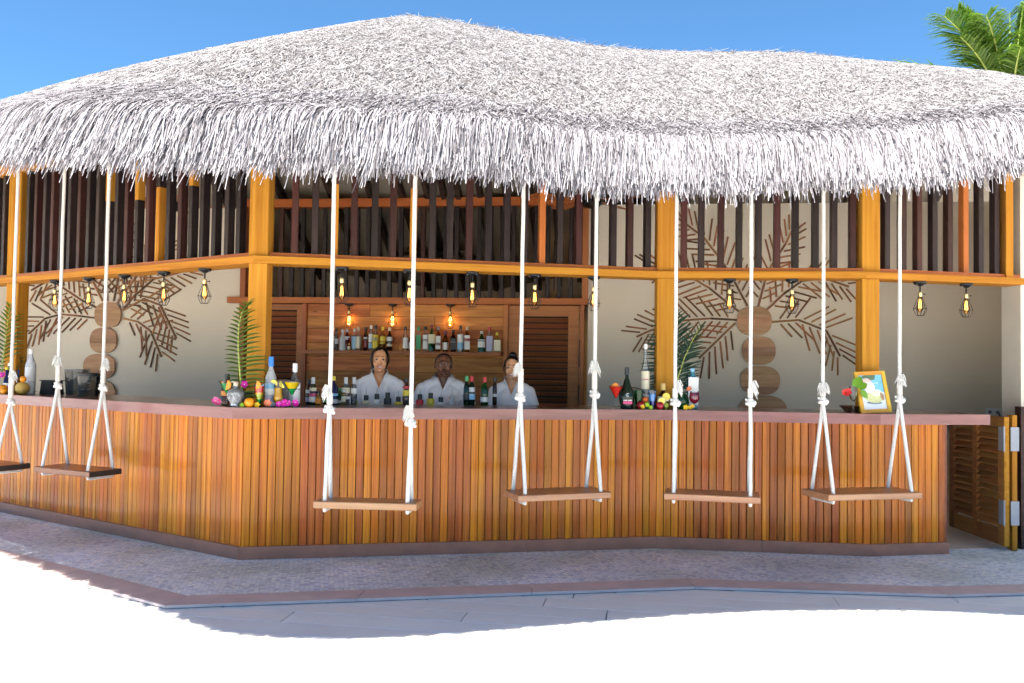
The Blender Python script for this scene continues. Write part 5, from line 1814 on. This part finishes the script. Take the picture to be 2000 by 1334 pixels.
bottle('dark decanter bottle with gold stopper behind the lemons', on_bar(1295, 1, 0.0), 0.215, 0.046, G_BROWN, 'gold', [(.3, .5, 'cream')], neck=0.017, sh=0.5, capz=0.74)
hl = thing('lemon_half', 'halved lemon with bright cut face beside the swing rope', 'fruit', on_bar(1301, 2, -0.04, Z_TOP + 0.085))
wedge(hl, wm(hl), (0, 0, 0.02), 0.033, YEL, YER, (0, 0, 0), True)
hl = thing('passion_fruit_half', 'halved passion fruit with pale rind above the apple', 'fruit', on_bar(1292, 1, -0.12, Z_TOP + 0.055))
wedge(hl, wm(hl), (0, 0, 0.015), 0.03, YEL, C['cream'], (0, 0, 0), True)
fruit('apple', 'red apple at the left of the fruit pile', 'fruit', on_bar(1252, 1, -0.08), 0.036, F_APPLE)
fruit('apple', 'red apple to the right of the blue cocktail', 'fruit', on_bar(1289, 1, -0.12), 0.034, F_APPLE)
fruit('papaya', 'cut orange papaya lying on the left apple', 'fruit', on_bar(1260, 1, -0.04, Z_TOP + 0.055), 0.030, F_PAP, (1, 1, 0.8), stem=False)
fruit('lime', 'green lime under the papaya', 'fruit', on_bar(1264, 1, -0.12, Z_TOP + 0.022), 0.020, F_LIME, stem=False)
fruit('lime', 'green lime lying in front of the blue cocktail', 'fruit', on_bar(1271, 1, -0.12), 0.019, F_LIME, stem=False)
fruit('lime', 'pale green fruit behind the right apple', 'fruit', on_bar(1300, 1, -0.08), 0.026, plain('pale green skin', (0.40, 0.46, 0.05), 0.4, noise=0.1), (1, 1, 1.2), stem=False)
flower('yellow flower in front of the left apple', on_bar(1255, 1, -0.12), 0.026, 'yellow', 'gold', 5, 1, 21)
fruit('watermelon', 'whole dark green watermelon right of the swing rope', 'fruit', on_bar(1331, 2, 0.0), 0.072, F_MELON, (0.92, 0.92, 1.0), stem=False)
flower('yellow flower in front of the watermelon', on_bar(1340, 2, -0.12), 0.03, 'yellow', 'gold', 5, 1, 22)
flower('small yellow flower leaning on the watermelon', on_bar(1348, 2, -0.12), 0.03, 'yellow', 'gold', 5, 2, 23)
r, M = glassware('wine_glass', 'ruby cocktail in a stemmed glass right of the watermelon', on_bar(1356, 2, -0.08), [(0.032, 0.0), (0.033, 0.002), (0.006, 0.01), (0.0038, 0.03), (0.006, 0.052), (0.03, 0.068), (0.042, 0.095), (0.039, 0.13), (0.034, 0.155), (0.033, 0.155)], [([(0.006, 0.056), (0.029, 0.07), (0.0405, 0.095), (0.0375, 0.13), (0.0345, 0.146)], WINE)], cat='cocktail')
flower('orange red blossom on the rim of the ruby glass', on_bar(1350, 2, -0.08, Z_TOP + 0.15), 0.03, 'coral', 'cream', 6, 2, 31)
bottle('pale blue gin bottle with white label behind the ruby cocktail', on_bar(1352, 2, 0.18), 0.345, 0.046, G_BLUE, 'lblue', [(.1, .78, 'white')], neck=0.016, sh=0.72, sq=0.6, capz=0.92)
r = thing('serving_tray', 'tan round tray standing behind the cognac bottle', 'tray', on_bar(1238, 1, 0.34))
obj('rim', MB().tube([(0.10 * math.cos(a), 0, 0.085 + 0.085 * math.sin(a)) for a in np.linspace(0, 2 * PI, 25)], 0.006, 6), C['brown'], r, wm(r), smooth=True)
obj('face', MB().tube([(0, -0.004, 0.085), (0, 0.004, 0.085)], 0.083, 24), plain('tray face', (0.30, 0.26, 0.19), 0.5), r, wm(r))

# ---- left end of the counter
cut_frond('green palm leaf at the far left end of the counter', L0(0.1), [(2, 735), (8, 690), (14, 650), (22, 600)], (0.14, 0.2), 0.017, M_LEAF, (25, 20), 18, 4)
bottle('tall frosted bottle with clear neck at the left of the counter', on_bar(58, 0, 0.1), 0.44, 0.048, G_FROST, 'white', [(.3, .6, 'silver')], neck=0.0165, sh=0.68, capz=0.9)
fruit('melon', 'round golden melon behind the left swing rope', 'fruit', on_bar(43, 0, 0.0), 0.066, F_GOLDM, (1, 1, 0.92), stem=False)
fruit('orange', 'orange at the far left end of the counter', 'fruit', on_bar(5, 0, -0.04), 0.045, F_ORANGE, stem=False)
fruit('orange', 'small orange in front of the left bottles', 'fruit', on_bar(7, 0, -0.12), 0.03, F_ORANGE, stem=False)
fruit('orange', 'orange resting on top of the golden melon', 'fruit', on_bar(44, 0, 0.0, Z_TOP + 0.118), 0.03, F_ORANGE, stem=False)
bottle('dark bottle with red label at the far left', on_bar(17, 0, 0.05), 0.30, 0.036, G_DGREEN, 'white', [(.2, .5, 'red'), (.5, .6, 'white')], neck=0.0135, sh=0.55)
bottle('blue bottle behind the leftmost swing rope', on_bar(28, 0, 0.18), 0.40, 0.04, G_BLUE, 'blue', [(.4, .6, 'blue')], neck=0.0145, sh=0.6)
bottle('small dark bottle with yellow neck at the far left', on_bar(12, 0, 0.0), 0.26, 0.03, G_NAVY, 'yellow', [(.15, .4, 'white')], neck=0.0135, sh=0.5)
flower('magenta orchid at the far left end of the counter', on_bar(2, 0, 0.0, Z_TOP + 0.15), 0.045, 'magenta', 'white', 5, 2, 41)
# black napkin box
r = thing('napkin_box', 'black lidded box on the left wing of the counter', 'box', on_bar(101, 0, 0.26))
M = wm(r) @ Matrix.Rotation(rad(-25), 4, 'Z')
obj('body', MB().prism([(-0.10, 0), (0.10, 0), (0.07, 0.13), (-0.08, 0.13)], -0.06, 0.06, M=Matrix.Rotation(rad(90), 4, 'X')), C['black'], r, M)
obj('lid', MB().box((-0.095, -0.068, 0.131), (0.15, 0.068, 0.14)), C['black'], r, M)
# blender base and jug
G_SMOKE = glass('smoked plastic', (0.45, 0.46, 0.42), 0.25, (0.16, 0.16, 0.14))
r = thing('juicer_jug', 'clear grey plastic jug with black lid on the left wing', 'jug', on_bar(172, 0, 0.26))
M = wm(r)
obj('jug', MB().lathe([(0.085, 0.0), (0.09, 0.01), (0.105, 0.19), (0.103, 0.19)], 24), G_SMOKE, r, M, smooth=True)
obj('lid', MB().lathe([(0.112, 0.191), (0.114, 0.215), (0.10, 0.222), (0.03, 0.224)], 24), C['black'], r, M, smooth=True)
obj('handle', MB().tube([(0.095, 0, 0.17), (0.155, 0, 0.16), (0.16, 0, 0.06), (0.092, 0, 0.03)], 0.011, 8), G_SMOKE, r, M, smooth=True)
for x, z in ((-0.02, 0.06), (0.04, 0.12), (0.03, 0.06)):
    obj('mark', MB().box((x, -0.103, z), (x + 0.028, -0.1, z + 0.012)), C['black'], r, M)
r = thing('plastic_bin', 'smoked plastic bin around the grey jug', 'container', on_bar(150, 0, 0.42))
M = wm(r)
obj('bin', MB().lathe([(0.085, 0.0), (0.09, 0.01), (0.105, 0.245), (0.103, 0.245)], 24, sq=0.4), G_SMOKE, r, M, smooth=True)
obj('rim', MB().tube([(0.108 * math.cos(a), 0.108 * math.sin(a), 0.245) for a in np.linspace(0, 2 * PI, 25)], 0.005, 6), C['grey'], r, M)

# ---- right end: hibiscus glass and framed picture
r, M = glassware('wine_glass', 'clear wine glass holding a red hibiscus beside the framed picture', on_bar(1667, 2, -0.04), [(0.034, 0.0), (0.035, 0.002), (0.006, 0.01), (0.0038, 0.03), (0.0045, 0.095), (0.022, 0.112), (0.036, 0.145), (0.035, 0.185), (0.029, 0.215), (0.028, 0.215)], cat='glass')
flower('red hibiscus hanging from the wine glass', on_bar(1656, 2, -0.08, Z_TOP + 0.135), 0.05, 'red', 'dred', 5, 2, 51)
g_l = thing('leaf_sprig', 'bright green leaf sprig in the wine glass', 'leaf', on_bar(1672, 2, -0.04, Z_TOP + 0.10))
lm = leaf_mesh('leaf', plain('hibiscus leaf', (0.16, 0.34, 0.02), 0.4, noise=0.15))
for x, z, ry, sc_ in ((-0.01, 0.11, -70, 0.10), (0.01, 0.105, -30, 0.085), (0.03, 0.075, 35, 0.08)):
    obj('leaf', lm, None, g_l, wm(g_l) @ Matrix.Translation((x, -0.02, z)) @ Euler((rad(60), rad(ry), 0)).to_matrix().to_4x4() @ Matrix.Diagonal((sc_, sc_ * 0.6, sc_, 1)))
obj('stem', MB().tube([(0, 0, 0.0), (0, -0.01, 0.11)], 0.002, 5), M_STEM, g_l, wm(g_l))
# framed print
pf = on_bar(1712, 3, -0.04)
r = thing('picture_frame', 'golden framed coconut picture leaning back on the counter', 'picture frame', pf)
FM = wm(r) @ Matrix.Rotation(rad(8), 4, 'Z') @ Matrix.Rotation(rad(-11), 4, 'X') @ Matrix(((1, 0, -0.10, 0), (0, 1, 0, 0), (0, 0, 1, 0), (0, 0, 0, 1)))
FM = wm(r) @ Matrix.Rotation(rad(10), 4, 'Z') @ Matrix.Rotation(rad(-14), 4, 'X') @ Matrix.Rotation(rad(-3), 4, 'Y') @ Matrix.Translation((0, 0, 0.004))
fw, fh, fb = 0.272, 0.345, 0.03
M_FRAME = wood('honey frame timber', [(0.3, (0.62, 0.30, 0.03)), (0.7, (0.75, 0.42, 0.06))], 0.4, 'X', 1, 30, 0.05)
obj('frame_side', MB().box((-fw / 2, -0.012, 0), (-fw / 2 + fb, 0.01, fh)), M_FRAME, r, FM)
obj('frame_side', MB().box((fw / 2 - fb, -0.012, 0), (fw / 2, 0.01, fh)), M_FRAME, r, FM)
obj('frame_side', MB().box((-fw / 2 + fb + .0005, -0.0115, 0.0005), (fw / 2 - fb - .0005, 0.0095, fb)), M_FRAME, r, FM)
obj('frame_side', MB().box((-fw / 2 + fb + .0005, -0.0115, fh - fb), (fw / 2 - fb - .0005, 0.0095, fh - .0005)), M_FRAME, r, FM)
pr = obj('print', MB().box((-fw / 2 + fb * 0.9, 0.0, fb * 0.9), (fw / 2 - fb * 0.9, 0.004, fh - fb * 0.9)), plain('print pale sand', (0.70, 0.76, 0.82), 0.35, noise=0.06, scale=12), r, FM)
def patch(col, pts, dy):
    m = plain('print ' + col[0], col[1], 0.35, noise=0.18, scale=45)
    n = len(pts)
    obj('printed_shape', MB().add([(x, -0.0004 * dy, z) for x, z in pts], [tuple(range(n))]), m, pr, FM)
def ell(cx, cz, rx, rz, n=20, a=0.0):
    return [(cx + rx * math.cos(q) * math.cos(a) - rz * math.sin(q) * math.sin(a), cz + rx * math.cos(q) * math.sin(a) + rz * math.sin(q) * math.cos(a)) for q in np.linspace(0, 2 * PI, n, endpoint=False)]
patch(('sky', (0.20, 0.52, 0.85)), [(-0.105, 0.19), (0.107, 0.17), (0.107, 0.315), (-0.105, 0.315)], 1)
patch(('palm', (0.10, 0.17, 0.10)), [(-0.09, 0.30), (-0.02, 0.27), (0.04, 0.275), (0.05, 0.315), (-0.05, 0.315)], 2)
patch(('blossom', (0.80, 0.55, 0.50)), ell(-0.04, 0.25, 0.05, 0.04), 3)
patch(('blossom pale', (0.85, 0.74, 0.72)), ell(-0.02, 0.215, 0.05, 0.045), 4)
patch(('husk shade', (0.22, 0.25, 0.30)), ell(0.0, 0.085, 0.07, 0.012, a=-0.05), 5)
patch(('coconut', (0.58, 0.60, 0.30)), ell(0.005, 0.128, 0.082, 0.045, a=-0.1), 6)
patch(('coconut flesh', (0.80, 0.76, 0.58)), ell(0.03, 0.165, 0.05, 0.028), 7)
patch(('coconut end', (0.33, 0.22, 0.13)), ell(0.078, 0.135, 0.016, 0.034, a=0.2), 8)
for k, w_ in enumerate((0.010, 0.007, 0.009, 0.006, 0.010)):
    x_ = 0.0 + 0.0125 * k
    patch(('lettering', (0.85, 0.88, 0.9)), [(x_, 0.243), (x_ + w_, 0.243), (x_ + w_, 0.250), (x_, 0.250)], 9)
obj('easel_back', MB().box((-0.03, 0.011, 0.01), (0.03, 0.014, fh * 0.8)), C['black'], r, FM)
# dark tray beside the frame
r = thing('dark_bowl', 'dark wooden bowl behind the hibiscus glass', 'bowl', on_bar(1662, 2, 0.26))
obj('bowl', MB().lathe([(0.05, 0.0), (0.06, 0.01), (0.095, 0.05), (0.09, 0.05), (0.05, 0.015)], 20), C['brown'], r, wm(r), smooth=True)
# ------------------------------------------------------------------ bartenders
def fuse(name, prims, voxel, smooth_it=6):
    """one continuous surface from overlapping volumes"""
    g = MB()
    for p in prims:
        if p[0] == 'b':
            _, c, r = p[:3]
            g.ball(c, r, 24, 16, rot=(Euler(p[3]).to_matrix() if len(p) > 3 else None))
        else:
            _, a, ra, b, rb = p
            a, b = Vector(a), Vector(b)
            g.ball(a, ra, 16, 10)
            g.ball(b, rb, 16, 10)
            g.tube([a, b], [ra, rb], 16)
    me = g.mesh(name)
    o = D.objects.new(name, me)
    COL.objects.link(o)
    md = o.modifiers.new('r', 'REMESH')
    md.mode = 'VOXEL'
    md.voxel_size = voxel
    ms = o.modifiers.new('s', 'SMOOTH')
    ms.factor = 0.5
    ms.iterations = smooth_it
    dg = bpy.context.evaluated_depsgraph_get()
    dg.update()
    out = D.meshes.new_from_object(o.evaluated_get(dg))
    D.objects.remove(o)
    out.name = name
    out.polygons.foreach_set('use_smooth', [True] * len(out.polygons))
    return out

def person(label, loc, H, skin, male, hair_style, yaw, smile, turn=0.0, seed=1):
    root = thing('person', label, 'person', loc, 'bartenders behind the counter', yaw)
    M = wm(root)
    s = H / 1.66
    S = M @ Matrix.Scale(s, 4)
    hw = 1.06 if male else 0.97          # face width
    sw = 1.18 if male else 1.0           # shoulder width
    HR = Matrix.Translation((0, 0.01, 1.45)) @ Matrix.Rotation(turn, 4, 'Z') @ Matrix.Translation((0, -0.01, -1.45))
    def hp(c):
        return tuple(HR @ Vector(c))
    prims = [
        ('b', hp((0, 0.012, 1.565)), (0.073 * hw, 0.092, 0.092)),
        ('b', hp((0, -0.030, 1.535)), (0.062 * hw, 0.060, 0.080)),
        ('b', hp((0, -0.028, 1.490)), (0.056 * hw, 0.058, 0.058)),
        ('b', hp((0, -0.062, 1.453)), (0.026 * hw, 0.024, 0.022)),
        ('b', hp((0.036 * hw, -0.058, 1.510)), (0.026, 0.026, 0.026)), ('b', hp((-0.036 * hw, -0.058, 1.510)), (0.026, 0.026, 0.026)),
        ('c', hp((0, -0.086, 1.553)), 0.008, hp((0, -0.103, 1.516)), 0.0125), ('b', hp((0.012, -0.092, 1.512)), (0.010, 0.010, 0.008)), ('b', hp((-0.012, -0.092, 1.512)), (0.010, 0.010, 0.008)),
        ('b', hp((0, -0.080, 1.572)), (0.05, 0.016, 0.012)),
        ('b', hp((0, -0.082, 1.482)), (0.026, 0.014, 0.014)),
        ('b', hp((0.076 * hw, 0.012, 1.535)), (0.011, 0.022, 0.031)), ('b', hp((-0.076 * hw, 0.012, 1.535)), (0.011, 0.022, 0.031)),
        ('c', (0, 0.018, 1.49), 0.050 * sw, (0, 0.024, 1.36), 0.057 * sw),
        ('b', (0, 0.02, 1.22), (0.150 * sw, 0.098 * sw, 0.15)), ('b', (0, 0.02, 1.05), (0.132 * sw, 0.10 * sw, 0.16)), ('b', (0, 0.02, 0.92), (0.155 * sw, 0.11 * sw, 0.13)),
        ('c', (0, 0.022, 1.385), 0.05, (0.12 * sw, 0.022, 1.345), 0.045), ('c', (0, 0.022, 1.385), 0.05, (-0.12 * sw, 0.022, 1.345), 0.045),
    ]
    for sx in (-1, 1):
        sh, el, wr = Vector((sx * 0.172 * sw, 0.02, 1.315)), Vector((sx * 0.232 * sw, 0.03, 1.055)), Vector((sx * 0.215 * sw, -0.13, 0.90))
        prims += [('c', tuple(sh), 0.047, tuple(el), 0.037), ('c', tuple(el), 0.037, tuple(wr), 0.025)]
        palm = wr + Vector((0, -0.055, -0.035))
        prims += [('c', tuple(wr), 0.024, tuple(palm), 0.027)]
        for k in range(4):
            a = palm + Vector((sx * (0.024 - 0.016 * k), -0.02, -0.004))
            b = a + Vector((0, -0.034, -0.018 - 0.004 * (k % 2)))
            c = b + Vector((0, -0.012, -0.03))
            prims += [('c', tuple(a), 0.0085, tuple(b), 0.008), ('c', tuple(b), 0.008, tuple(c), 0.007)]
        a = palm + Vector((-sx * 0.028, 0.015, 0.0))
        prims += [('c', tuple(a), 0.011, tuple(a + Vector((-sx * 0.02, -0.035, -0.01))), 0.009)]
        hip, kn, an = (sx * 0.085, 0.02, 0.86), (sx * 0.092, 0.015, 0.48), (sx * 0.092, 0.045, 0.08)
        prims += [('c', hip, 0.085, kn, 0.056), ('c', kn, 0.054, an, 0.036), ('c', (sx * 0.092, 0.05, 0.038), 0.034, (sx * 0.10, -0.13, 0.03), 0.026)]
    me = fuse('body', prims, 0.0062, 4)
    me.materials.append(skin)
    body = obj('body', me, None, root, S)
    # shirt
    sp = [('b', (0, 0.02, 1.22), (0.166 * sw, 0.115 * sw, 0.16)), ('b', (0, 0.02, 1.05), (0.158 * sw, 0.118 * sw, 0.18)), ('b', (0, 0.02, 0.92), (0.174 * sw, 0.126 * sw, 0.14)),
          ('c', (0, 0.022, 1.385), 0.064, (0.125 * sw, 0.022, 1.345), 0.056), ('c', (0, 0.022, 1.385), 0.064, (-0.125 * sw, 0.022, 1.345), 0.056), ('c', (0, 0.02, 1.40), 0.068, (0, 0.02, 1.36), 0.075)]
    for sx in (-1, 1):
        sh, el = Vector((sx * 0.170 * sw, 0.02, 1.315)), Vector((sx * 0.240 * sw, 0.03, 1.055))
        sp.append(('c', tuple(sh), 0.060, tuple(sh.lerp(el, 0.82)), 0.066))
    me = fuse('shirt', sp, 0.0075, 5)
    bm = bmesh.new()
    bm.from_mesh(me)
    vz = 1.275 if not male else 1.30
    kill = []
    for f in bm.faces:
        c = f.calc_center_median()
        rr = math.hypot(c.x, c.y - 0.02)
        d = False
        if c.y < 0.03 and c.z > vz and abs(c.x) < 0.004 + (c.z - vz) * (0.40 if not male else 0.46):
            d = True
        if c.z > 1.405 and rr < 0.075:
            d = True
        if c.z < 0.86:
            d = True
        for sx in (-1, 1):
            sh, el = Vector((sx * 0.170 * sw, 0.02, 1.315)), Vector((sx * 0.240 * sw, 0.03, 1.055))
            ax = (el - sh).normalized()
            if (c - sh).dot(ax) > (el - sh).length * 0.80 and abs(c.x) > 0.175 * sw:
                d = True
        if d:
            kill.append(f)
    bmesh.ops.delete(bm, geom=kill, context='FACES')
    bm.to_mesh(me)
    bm.free()
    me.materials.append(M_SHIRT)
    shirt = obj('shirt', me, None, root, S)
    # collar: a standing band along the neckline
    half = [(0.0, -0.092, vz), (0.022, -0.093, vz + 0.05), (0.045, -0.078, vz + 0.105), (0.066, -0.040, 1.405), (0.072, 0.01, 1.425), (0.055, 0.065, 1.437), (0.0, 0.09, 1.442)]
    line = [Vector((-x, y, z)) for x, y, z in half] + [Vector(p) for p in reversed(half[:-1])]
    v, f = [], []
    n = len(line)
    for i, p in enumerate(line):
        w = 0.016 + 0.020 * min(1, abs(i - 0) / 4, abs(n - 1 - i) / 4)
        o = Vector((p.x * 0.16, -0.010 if p.y < 0.02 else 0.006, 0))
        if male:
            v += [p - Vector((0, 0, 0.004)), p + Vector((p.x * 0.10, -0.006, w * 0.9)), p + Vector((p.x * 0.75, -0.014, -w * 0.55))]
        else:
            v += [p - Vector((0, 0.0, 0.006)) + o, p + Vector((p.x * 0.02, -0.006, w)), p + Vector((p.x * 0.10, -0.012, w * 0.5))]
    for i in range(n - 1):
        f += [(3 * i, 3 * i + 3, 3 * i + 4, 3 * i + 1), (3 * i + 1, 3 * i + 4, 3 * i + 5, 3 * i + 2)]
    obj('collar', MB().add(v, f), M_SHIRT, shirt, S, smooth=True, angle=180)
    if male:
        obj('badge', MB().tube([(0.085, -0.098, 1.235), (0.086, -0.106, 1.235)], 0.026, 20), C['orange'], shirt, S)
        obj('badge_ring', MB().tube([(0.085 + 0.019 * math.cos(a), -0.1065, 1.235 + 0.019 * math.sin(a)) for a in np.linspace(0, 2 * PI, 17)], 0.0018, 5), C['gold'], shirt, S)
        for k in range(3):
            obj('button', MB().ball((0, -0.108, 1.255 - 0.07 * k), (0.006, 0.003, 0.006), 8, 6), C['white'], shirt, S)
    # trousers
    tp = []
    for sx in (-1, 1):
        tp += [('c', (sx * 0.085, 0.02, 0.87), 0.10, (sx * 0.092, 0.015, 0.48), 0.072), ('c', (sx * 0.092, 0.015, 0.48), 0.072, (sx * 0.092, 0.04, 0.12), 0.058)]
    me = fuse('trousers', tp, 0.012, 3)
    me.materials.append(C['black'])
    obj('trousers', me, None, root, S)
    # face
    HS = S @ HR
    for sx in (-1, 1):
        ey = obj('eye', MB().ball((sx * 0.030 * hw, -0.0795, 1.549), (0.0135, 0.008, 0.0062 if smile else 0.0075), 12, 8), M_EYE, root, HS, smooth=True)
        obj('iris', MB().ball((sx * 0.030 * hw + 0.001, -0.0865, 1.549), (0.0058, 0.002, 0.0058), 10, 6), C['black'], ey, HS, smooth=True)
        obj('eyelid', MB().tube([(sx * (0.030 * hw - 0.015), -0.0825, 1.551), (sx * 0.030 * hw, -0.0885, 1.5565), (sx * (0.030 * hw + 0.015), -0.078, 1.5505)], [0.0018, 0.0026, 0.0018], 6), M_HAIR, root, HS)
        obj('eyebrow', MB().tube([(sx * 0.014, -0.0935, 1.572), (sx * 0.032 * hw, -0.0935, 1.579), (sx * 0.052 * hw, -0.076, 1.572)], [0.0026, 0.0036 if male else 0.0026, 0.0014], 6), M_HAIR, root, HS)
        obj('nostril', MB().ball((sx * 0.007, -0.104, 1.5065), (0.003, 0.003, 0.002), 6, 5), C['black'], root, HS)
    lip = plain('lips man', (0.12, 0.04, 0.032), 0.4, noise=0) if male else plain('lips woman', (0.50, 0.10, 0.085), 0.35, noise=0)
    if smile:
        obj('teeth', MB().ball((0, -0.0925, 1.4835), (0.022, 0.006, 0.0075), 12, 6), C['white'], root, HS, smooth=True)
        obj('lip', MB().tube([(-0.031, -0.081, 1.4925), (-0.015, -0.0945, 1.4905), (0, -0.098, 1.4895), (0.015, -0.0945, 1.4905), (0.031, -0.081, 1.4925)], [0.0012, 0.0034, 0.0034, 0.0034, 0.0012], 7), lip, root, HS, smooth=True)
        obj('lip', MB().tube([(-0.031, -0.081, 1.4925), (-0.016, -0.0945, 1.4785), (0, -0.0965, 1.4735), (0.016, -0.0945, 1.4785), (0.031, -0.081, 1.4925)], [0.0012, 0.0036, 0.0042, 0.0036, 0.0012], 7), lip, root, HS, smooth=True)
    else:
        for dz, r_ in ((0.003, 0.0038), (-0.004, 0.0046)):
            obj('lip', MB().tube([(-0.026, -0.082, 1.4845), (-0.012, -0.0935, 1.484 + dz), (0, -0.096, 1.4835 + dz), (0.012, -0.0935, 1.484 + dz), (0.026, -0.082, 1.4845)], [0.0012, r_, r_, r_, 0.0012], 7), lip, root, HS, smooth=True)
    # hair: a close cap with a hairline, plus a knot or tail
    g = MB()
    th = 0.0055 if male else 0.0165
    g.ball((0, 0.014, 1.562), (0.076 * hw + th, 0.094 + th, 0.093 + th), 40, 28)
    bm = bmesh.new()
    bm.from_mesh(g.mesh('hair'))
    kill = []
    for f in bm.faces:
        c = f.calc_center_median()
        fwd = -(c.y - 0.014) / 0.1
        lim = 1.505 if fwd < -0.15 else 1.505 + 0.115 * max(0.0, (fwd + 0.15) / 0.75) ** 0.7
        if male:
            lim = 1.515 if fwd < -0.1 else 1.515 + 0.115 * max(0.0, (fwd + 0.10) / 0.62) ** 0.75
        elif hair_style == 'part':
            lim += 0.022 * (0.5 + 0.5 * math.tanh((c.x - 0.01) * 40)) * (fwd > 0) - 0.012 * (c.x < -0.02) * (fwd > 0.2)
        if not male and abs(c.x) > 0.052 and fwd < 0.62:
            lim = min(lim, 1.487)
        if c.z < lim:
            kill.append(f)
    bmesh.ops.delete(bm, geom=kill, context='FACES')
    me = D.meshes.new('hair')
    bm.to_mesh(me)
    bm.free()
    me.materials.append(M_HAIR)
    me.polygons.foreach_set('use_smooth', [True] * len(me.polygons))
    hr = obj('hair', me, None, root, HS)
    if hair_style == 'part':
        obj('ponytail', MB().tube([(-0.02, 0.10, 1.57), (-0.035, 0.125, 1.53), (-0.05, 0.115, 1.46), (-0.055, 0.09, 1.38)], [0.03, 0.034, 0.03, 0.014], 12), M_HAIR, hr, HS, smooth=True)
    if hair_style == 'bun':
        obj('bun', MB().ball((0.0, 0.055, 1.675), (0.043, 0.042, 0.036), 16, 10), M_HAIR, hr, HS, smooth=True)
    if male:
        obj('beard_shadow', MB().ball((0, -0.052, 1.455), (0.034, 0.034, 0.017), 14, 8), plain('stubble', (0.018, 0.011, 0.009), 0.8, noise=0.2, scale=300), root, HS, smooth=True)
        obj('moustache', MB().tube([(-0.024, -0.084, 1.494), (0, -0.0985, 1.4985), (0.024, -0.084, 1.494)], [0.002, 0.005, 0.002], 7), plain('stubble', (0.018, 0.011, 0.009), 0.8), root, HS, smooth=True)
    return root
M_SHIRT = plain('white cotton shirt', (0.86, 0.85, 0.88), 0.85, noise=0.03, scale=12)
M_HAIR = plain('black hair', (0.010, 0.008, 0.008), 0.38, noise=0.3, scale=80)
M_EYE = plain('eye white', (0.42, 0.38, 0.35), 0.25, noise=0)
def skin(name, c):
    return plain(name, c, 0.42, noise=0.06, scale=20, sub=0.0)
pl = offset(FRAME, 1.08)
def stand(px):
    p = at_line(px, 740, pl[1], pl[2])
    return (p.x, p.y, 0.016)
a = stand(741)
person('smiling woman in white V neck tunic with dark tied back hair', a, 1.635, skin('warm brown skin', (0.70, 0.34, 0.17)), False, 'part', 0.12, True, 0.05, 1)
a = stand(866)
person('man in white open collared shirt with orange round badge', a, 1.60, skin('deep brown skin', (0.17, 0.068, 0.036)), True, 'short', 0.05, False, 0.08, 2)
a = stand(1000)
person('woman in white tunic with hair in a bun behind the swing rope', a, 1.575, skin('light brown skin', (0.74, 0.38, 0.21)), False, 'bun', -0.05, True, -0.04, 3)
